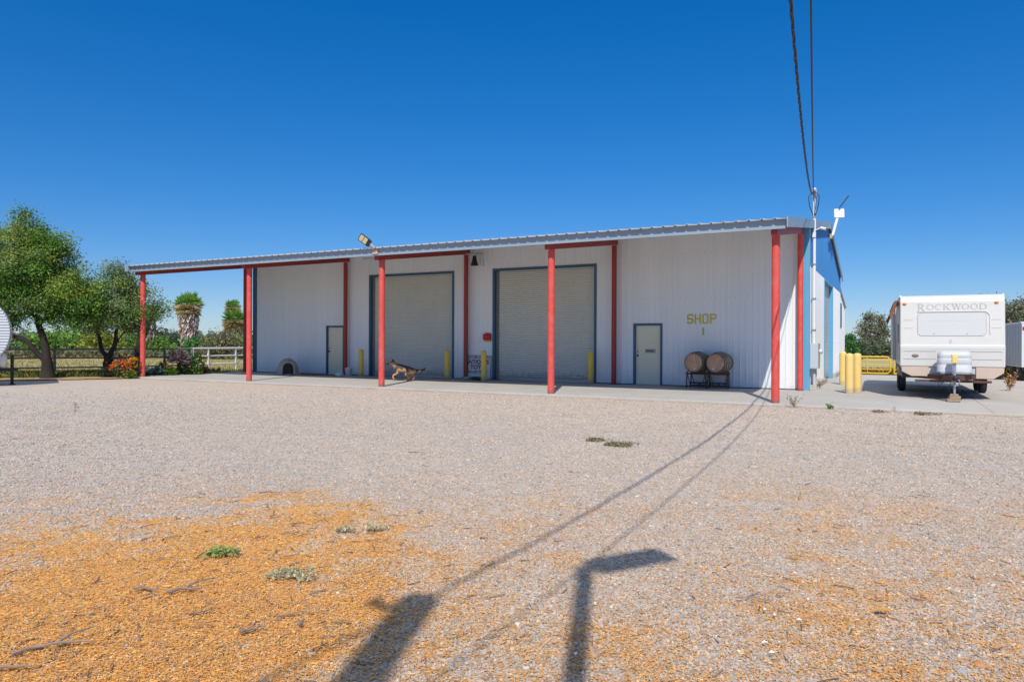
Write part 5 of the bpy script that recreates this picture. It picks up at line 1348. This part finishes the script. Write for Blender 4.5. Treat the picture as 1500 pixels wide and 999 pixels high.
for sd_, k in ((1, 'l'), (-1, 'r')):
    jn('ear'+k, (.27, .045*sd_, .755), .028, 'poll'); jn('eart'+k, (.255, .055*sd_, .83), .008, 'ear'+k)
    f = .10 if sd_ > 0 else -.03
    jn('hip'+k, (-.50, .07*sd_, .35), .095, 'pelvis'); jn('kn'+k, (-.34+f, .10*sd_, .255), .062, 'hip'+k); jn('hk'+k, (-.52+f, .10*sd_, .15), .032, 'kn'+k); jn('ft'+k, (-.42+f, .10*sd_, .035), .030, 'hk'+k); jn('to'+k, (-.34+f, .10*sd_, .025), .026, 'ft'+k)
    g = 0 if sd_ > 0 else .08
    jn('sh'+k, (.06, .085*sd_, .42), .07, 'chest'); jn('el'+k, (.05+g*.5, .095*sd_, .29), .048, 'sh'+k); jn('wr'+k, (.20+g, .09*sd_, .22), .030, 'el'+k); jn('pw'+k, (.22+g, .09*sd_, .10), .027, 'wr'+k); jn('pt'+k, (.17+g, .09*sd_, .065), .025, 'pw'+k)
names = list(J); idx = {n: i for i, n in enumerate(names)}
me = bpy.data.meshes.new('skeleton'); me.from_pydata([J[n][0] for n in names], [(idx[J[n][2]], idx[n]) for n in names if J[n][2]], [])
tmp = bpy.data.objects.new('body', me); COL.objects.link(tmp)
tmp.modifiers.new('Skin', 'SKIN')
for i, n in enumerate(names): me.skin_vertices[0].data[i].radius = (J[n][1], J[n][1])
me.skin_vertices[0].data[0].use_root = True
ss = tmp.modifiers.new('Sub', 'SUBSURF'); ss.levels = 2; ss.render_levels = 2
dg = bpy.context.evaluated_depsgraph_get(); bodyme = bpy.data.meshes.new_from_object(tmp.evaluated_get(dg))
bpy.data.objects.remove(tmp)
ca = bodyme.color_attributes.new('col', 'FLOAT_COLOR', 'POINT')
tan_, blk, cream = np.array((.52,.29,.13)), np.array((.025,.022,.02)), np.array((.55,.42,.27))
for i, vtx in enumerate(bodyme.vertices):
    x, y, z = vtx.co; c = tan_.copy()
    n_ = .05*math.sin(x*31+y*17)+.03*math.sin(z*47)
    back = .40 if x < -.3 else .44
    if z > back+n_ and -.68 < x < .14: c = blk*3.4
    if x > .10 and z > .60+n_: c = tan_*.8 if z < .72 else blk*2.5
    if x > .41 and z > .56: c = blk
    if x < -.62: c = blk*1.8 if z > .39+n_*.4 or x < -.93 else cream
    if z < .36 and -.36 < x < .1 and abs(y) < .1: c = cream*.9
    if z > .76: c = blk*2
    ca.data[i].color = (*c, 1)
m_fur = leaf_mat('dog_fur', 0., .85)
bodyme.materials.clear(); bodyme.materials.append(m_fur); bodyme.shade_smooth()
o = bpy.data.objects.new('body', bodyme); COL.objects.link(o); o.parent = dog
for s_ in (-1, 1):
    mb = MB(); mb.ball((.375, .042*s_, .705), .012, 10, 6); mb.build('eye', m_black, dog)
mb = MB(); mb.ball((.535, 0, .648), (.018, .020, .016), 10, 6); mb.build('nose', m_black, dog)
mb = MB(); mb.lathe([(.098, -.012), (.102, 0), (.098, .012)], n=18); cl = mb.build('collar', m_redbox, dog); cl.location = (.165, 0, .60); cl.rotation_euler = (0, math.radians(42), 0)

# ------------------------------------------------------------------ sticks, leaves and shards lying on the yard
def stick(label, loc, ang, L, r, n=6, bend=.06, fork=False):
    z = float(gheight(np.array(loc[0]), np.array(loc[1])))
    root = thing('stick', label, 'stick', (loc[0], loc[1], z+.012+r), ang, 'sticks lying in the straw')
    mb = MB(); pts = [(-L/2+L*k/n, bend*L*math.sin(2.2*k/n*PI/2)+rng.normal()*.006, .006+.012*rng.random()) for k in range(n+1)]
    mb.tube(pts, [r*(1-.55*k/n)*rng.uniform(.85, 1.1) for k in range(n+1)], 7); mb.build('shaft', m_stick, root)
    if fork:
        mb = MB(); p = pts[n//2]; mb.tube([p, (p[0]+.06, p[1]+.05, p[2]+.02), (p[0]+.16, p[1]+.10, p[2]+.02)], [r*.7, r*.5, r*.3], 6); mb.build('side_twig', m_stick, root)
for a in (('pale thick bark stick just left of the utility pole shadow', (-.36, -16.15), 1.15, .13, .011),
          ('long thin dark twig just above the thick bark stick', (-.30, -15.86), .85, .26, .006),
          ('forked stick near the lower left corner', (-1.06, -16.76), .95, .36, .010, 6, .1, True),
          ('short stick in the lower left corner, below the forked one', (-1.02, -17.0), .7, .2, .010),
          ('pale split stick in the middle of the straw', (-1.43, -16.02), .35, .16, .009),
          ('dark knobby stick right of the pale split stick', (-1.20, -15.92), .75, .20, .012, 6, .05, True),
          ('forked twig standing slightly up in the straw centre', (-.80, -16.12), 1.3, .14, .006, 6, .1, True),
          ('curled brown stub beside the long thin twig', (-.20, -15.95), 1.9, .07, .010, 6, .3),
          ('thin twig lying at the far edge of the straw patch', (-2.87, -13.66), .6, .22, .010),
          ('small dark twig far out on the open gravel', (-3.15, -10.8), .5, .22, .010),
          ('bent twig on the gravel right of the lamp shadow', (1.9, -14.42), .05, .22, .005, 6, .25, True)):
    stick(*a)
mb = MB(); mb.add([(-.05, 0, 0), (-.02, .025, .012), (.03, .028, .016), (.055, 0, .004), (.03, -.024, .014), (-.02, -.02, .01), (0, 0, .004)], [(0,6,1), (1,6,2), (2,6,3), (3,6,4), (4,6,5), (5,6,0)], True)
tag(mb.build('fallen_leaf', M('orange_leaf', (.58, .26, .05), .8, .15, 30)), 'single orange fallen leaf on the gravel at the right', 'leaf', loc=(2.56, -14.25, GZ+.025))
def rock(label, loc, s, mat, cat='stone', group='larger stones in the gravel'):
    bm = bmesh.new(); bmesh.ops.create_icosphere(bm, subdivisions=3, radius=1)
    for v in bm.verts:
        p = np.array(v.co)*1.7; f = .75+.5*float(fbm(p[0]+loc[0]*7+p[2]*.7, p[1]+loc[1]*5-p[2], 77)); v.co = Vector((v.co.x*s[0]*f, v.co.y*s[1]*f, max(-.5, v.co.z)*s[2]*f))
    me = bpy.data.meshes.new('stone'); bm.to_mesh(me); bm.free(); me.shade_smooth(); me.materials.append(mat)
    o = bpy.data.objects.new('stone', me); COL.objects.link(o); o.rotation_euler = (0, 0, rng.uniform(0, 6))
    return tag(o, label, cat, group, (loc[0], loc[1], GZ+s[2]*.45))
m_ostone = M('orange_stone', (.48, .23, .09), .85, .15, 25, bump=.3)
rock('orange brown stone in the gravel near the lower right corner', (2.98, -14.76), (.035, .028, .02), m_ostone)
rock('larger grey stone in the gravel near the lower right corner', (2.90, -14.9), (.04, .03, .02), m_stone)
for k, p in enumerate(((2.04, -15.02), (2.10, -14.98), (2.09, -15.13), (1.97, -14.55), (2.03, -14.60), (2.16, -14.62), (1.25, -15.6))):
    mb = MB(); mb.add([(-.018, 0, 0), (.0, .010, .007), (.02, .004, .003), (.004, -.009, .008)], [(0, 1, 2, 3)])
    o = mb.build('shard', m_paper); o.rotation_euler = (.3, .2, rng.uniform(0, 6)); tag(o, 'small white shard lying on the gravel right of the lamp shadow', 'shard', 'white shards on the gravel', (p[0], p[1], GZ+.028))

# ------------------------------------------------------------------ gravel stones and straw litter (uncountable: one object each)
def scatter(name, label, cat, pts, rot, scl, col, mat, prim):
    N = len(pts); me = bpy.data.meshes.new(name); me.vertices.add(N); me.vertices.foreach_set('co', np.asarray(pts, np.float32).reshape(-1))
    for nm, dat in (('rot', rot), ('scl', scl)):
        a = me.attributes.new(nm, 'FLOAT_VECTOR', 'POINT'); a.data.foreach_set('vector', np.asarray(dat, np.float32).reshape(-1))
    a = me.attributes.new('pcol', 'FLOAT_VECTOR', 'POINT'); a.data.foreach_set('vector', np.asarray(col, np.float32).reshape(-1))
    ob = bpy.data.objects.new(name, me); COL.objects.link(ob); ob['kind'] = 'stuff'; ob['label'] = label; ob['category'] = cat
    ng = bpy.data.node_groups.new(name+'_nodes', 'GeometryNodeTree')
    ng.interface.new_socket('Geometry', in_out='INPUT', socket_type='NodeSocketGeometry'); ng.interface.new_socket('Geometry', in_out='OUTPUT', socket_type='NodeSocketGeometry')
    n = ng.nodes; l = ng.links; gi = n.new('NodeGroupInput'); go = n.new('NodeGroupOutput')
    iop = n.new('GeometryNodeInstanceOnPoints')
    if prim == 'stone':
        pr_ = n.new('GeometryNodeMeshIcoSphere'); pr_.inputs['Radius'].default_value = 1; pr_.inputs['Subdivisions'].default_value = 2
        sp_ = n.new('GeometryNodeSetPosition'); nz = n.new('ShaderNodeTexNoise'); nz.inputs['Scale'].default_value = 1.3
        sub = n.new('ShaderNodeVectorMath'); sub.operation = 'SUBTRACT'; sub.inputs[1].default_value = (.5, .5, .5)
        scn = n.new('ShaderNodeVectorMath'); scn.operation = 'SCALE'; scn.inputs['Scale'].default_value = 1.3
        l.new(nz.outputs['Color'], sub.inputs[0]); l.new(sub.outputs[0], scn.inputs[0]); l.new(scn.outputs[0], sp_.inputs['Offset'])
        l.new(pr_.outputs['Mesh'], sp_.inputs['Geometry']); src = sp_.outputs['Geometry']
    else:
        pr_ = n.new('GeometryNodeMeshCube'); pr_.inputs['Size'].default_value = (2, 2, 2); src = pr_.outputs['Mesh']
    smn = n.new('GeometryNodeSetMaterial'); smn.inputs['Material'].default_value = mat
    l.new(src, smn.inputs['Geometry']); l.new(smn.outputs['Geometry'], iop.inputs['Instance'])
    for nm, sock in (('rot', 'Rotation'), ('scl', 'Scale')):
        na = n.new('GeometryNodeInputNamedAttribute'); na.data_type = 'FLOAT_VECTOR'; na.inputs['Name'].default_value = nm
        l.new(na.outputs['Attribute'], iop.inputs[sock])
    l.new(gi.outputs[0], iop.inputs['Points']); l.new(iop.outputs['Instances'], go.inputs[0])
    md = ob.modifiers.new('scatter', 'NODES'); md.node_group = ng
    me.materials.append(mat)
    return ob
def inst_mat(name, rough, bscale):
    t = NT(name); a = t.n.new('ShaderNodeAttribute'); a.attribute_type = 'INSTANCER'; a.attribute_name = 'pcol'
    k = t.mix(.3, a.outputs['Vector'], t.ramp(t.noise(bscale, 4, .6, t.coord()), [(.3, .12), (.7, .5)]), 'OVERLAY')
    t.link(k, t.b.inputs['Base Color']); t.b.inputs['Roughness'].default_value = rough; t.b.inputs['Specular IOR Level'].default_value = .25
    return t.m
m_peb = inst_mat('pebble', .8, 1.2); m_str = inst_mat('straw_flake', .8, 1.)
def sector(n, r0, r1, half=.78):
    r = r0*(r1/r0)**rng.random(n); a = rng.uniform(-half, half, n)
    X = r*np.sin(a); Z = r*np.cos(a)
    return 2.619+.8823*X-.4707*Z, -18.844+.4707*X+.8823*Z
us = []; vs_ = []; sz = []
n = 470000; u, v = sector(n, 2.3, 29); us.append(u); vs_.append(v); rr = np.hypot(u-2.619, v+18.844)
s0 = .0022+.00042*rr; s1 = .0090+.0004*rr
sz.append(s0+(s1-s0)*rng.random(n)**2.2*np.where(rng.random(n) < .03, 1.9, 1))
u = np.concatenate(us); v = np.concatenate(vs_); s = np.concatenate(sz); st = straw(u, v)
clump = fbm(u*1.6, v*1.6, 91)
keep = (rng.random(len(u)) < (1-.90*np.clip(st*1.15,0,1))*(.35+1.1*clump)*sstep(29, 11, np.hypot(u-2.619, v+18.844))) & (v < -.42) & (u > -24.3)
u, v, s, st = u[keep], v[keep], s[keep], st[keep]; N = len(u)
pal = np.array([(.49,.43,.375), (.59,.49,.395), (.43,.395,.365), (.66,.53,.41), (.34,.285,.24), (.72,.64,.54), (.61,.44,.305), (.47,.455,.44)])
col = pal[rng.choice(len(pal), N, p=[.2,.2,.15,.14,.08,.07,.08,.08])]*rng.uniform(.76, 1.1, (N, 1)); col = col*.85 + col.mean(0)*.15
scl = np.stack([s*rng.uniform(.8, 1.4, N), s*rng.uniform(.7, 1.1, N), s*rng.uniform(.45, .8, N)], -1)
rot = np.stack([rng.normal(0, .3, N), rng.normal(0, .3, N), rng.uniform(0, 6.28, N)], -1)
z = gheight(u, v) + scl[:, 2]*.35
scatter('gravel_stones', 'loose grey and tan gravel stones covering the yard', 'gravel', np.stack([u, v, z], -1), rot, scl, col, m_peb, 'stone')
u, v = sector(560000, 2.3, 12); st = straw(u, v)
keep = rng.random(len(u)) < np.clip(st*1.2, .04, 1); u, v, st = u[keep], v[keep], st[keep]; N = len(u)
L = rng.uniform(.0025, .0095, N)*np.where(rng.random(N) < .07, 2.6, 1); wd = rng.uniform(.0007, .0021, N)*np.where(rng.random(N) < .15, 2.2, 1)
scl = np.stack([L, wd, np.full(N, .0008)], -1)
rot = np.stack([rng.normal(0, .35, N), rng.normal(0, .16, N), rng.uniform(0, 6.28, N)], -1)
pal = np.array([(.77,.40,.09), (.80,.47,.13), (.70,.33,.08), (.74,.51,.24), (.40,.24,.13), (.60,.38,.21)])
col = pal[rng.choice(len(pal), N, p=[.28,.22,.17,.13,.10,.10])]*rng.uniform(.75, 1.2, (N, 1))
tw = rng.random(N) < np.where(st > .3, .004, .0012); L = np.where(tw, rng.uniform(.025, .065, N), L)
scl[:, 0] = L; scl[tw, 1] = rng.uniform(.0016, .004, tw.sum()); scl[tw, 2] = rng.uniform(.0014, .003, tw.sum()); col[tw] = np.array((.27, .19, .15))*rng.uniform(.5, 1.3, (tw.sum(), 1)); rot[tw, 1] = rng.normal(0, .06, tw.sum())
low = st < .25; col[low] = col[low]*.9 + np.array((.03, .02, .02))
z = gheight(u, v) + .004 + rng.random(N)*.010
scatter('straw_litter', 'orange straw and bark litter strewn over the gravel', 'straw', np.stack([u, v, z], -1), rot, scl, col, m_str, 'flake')
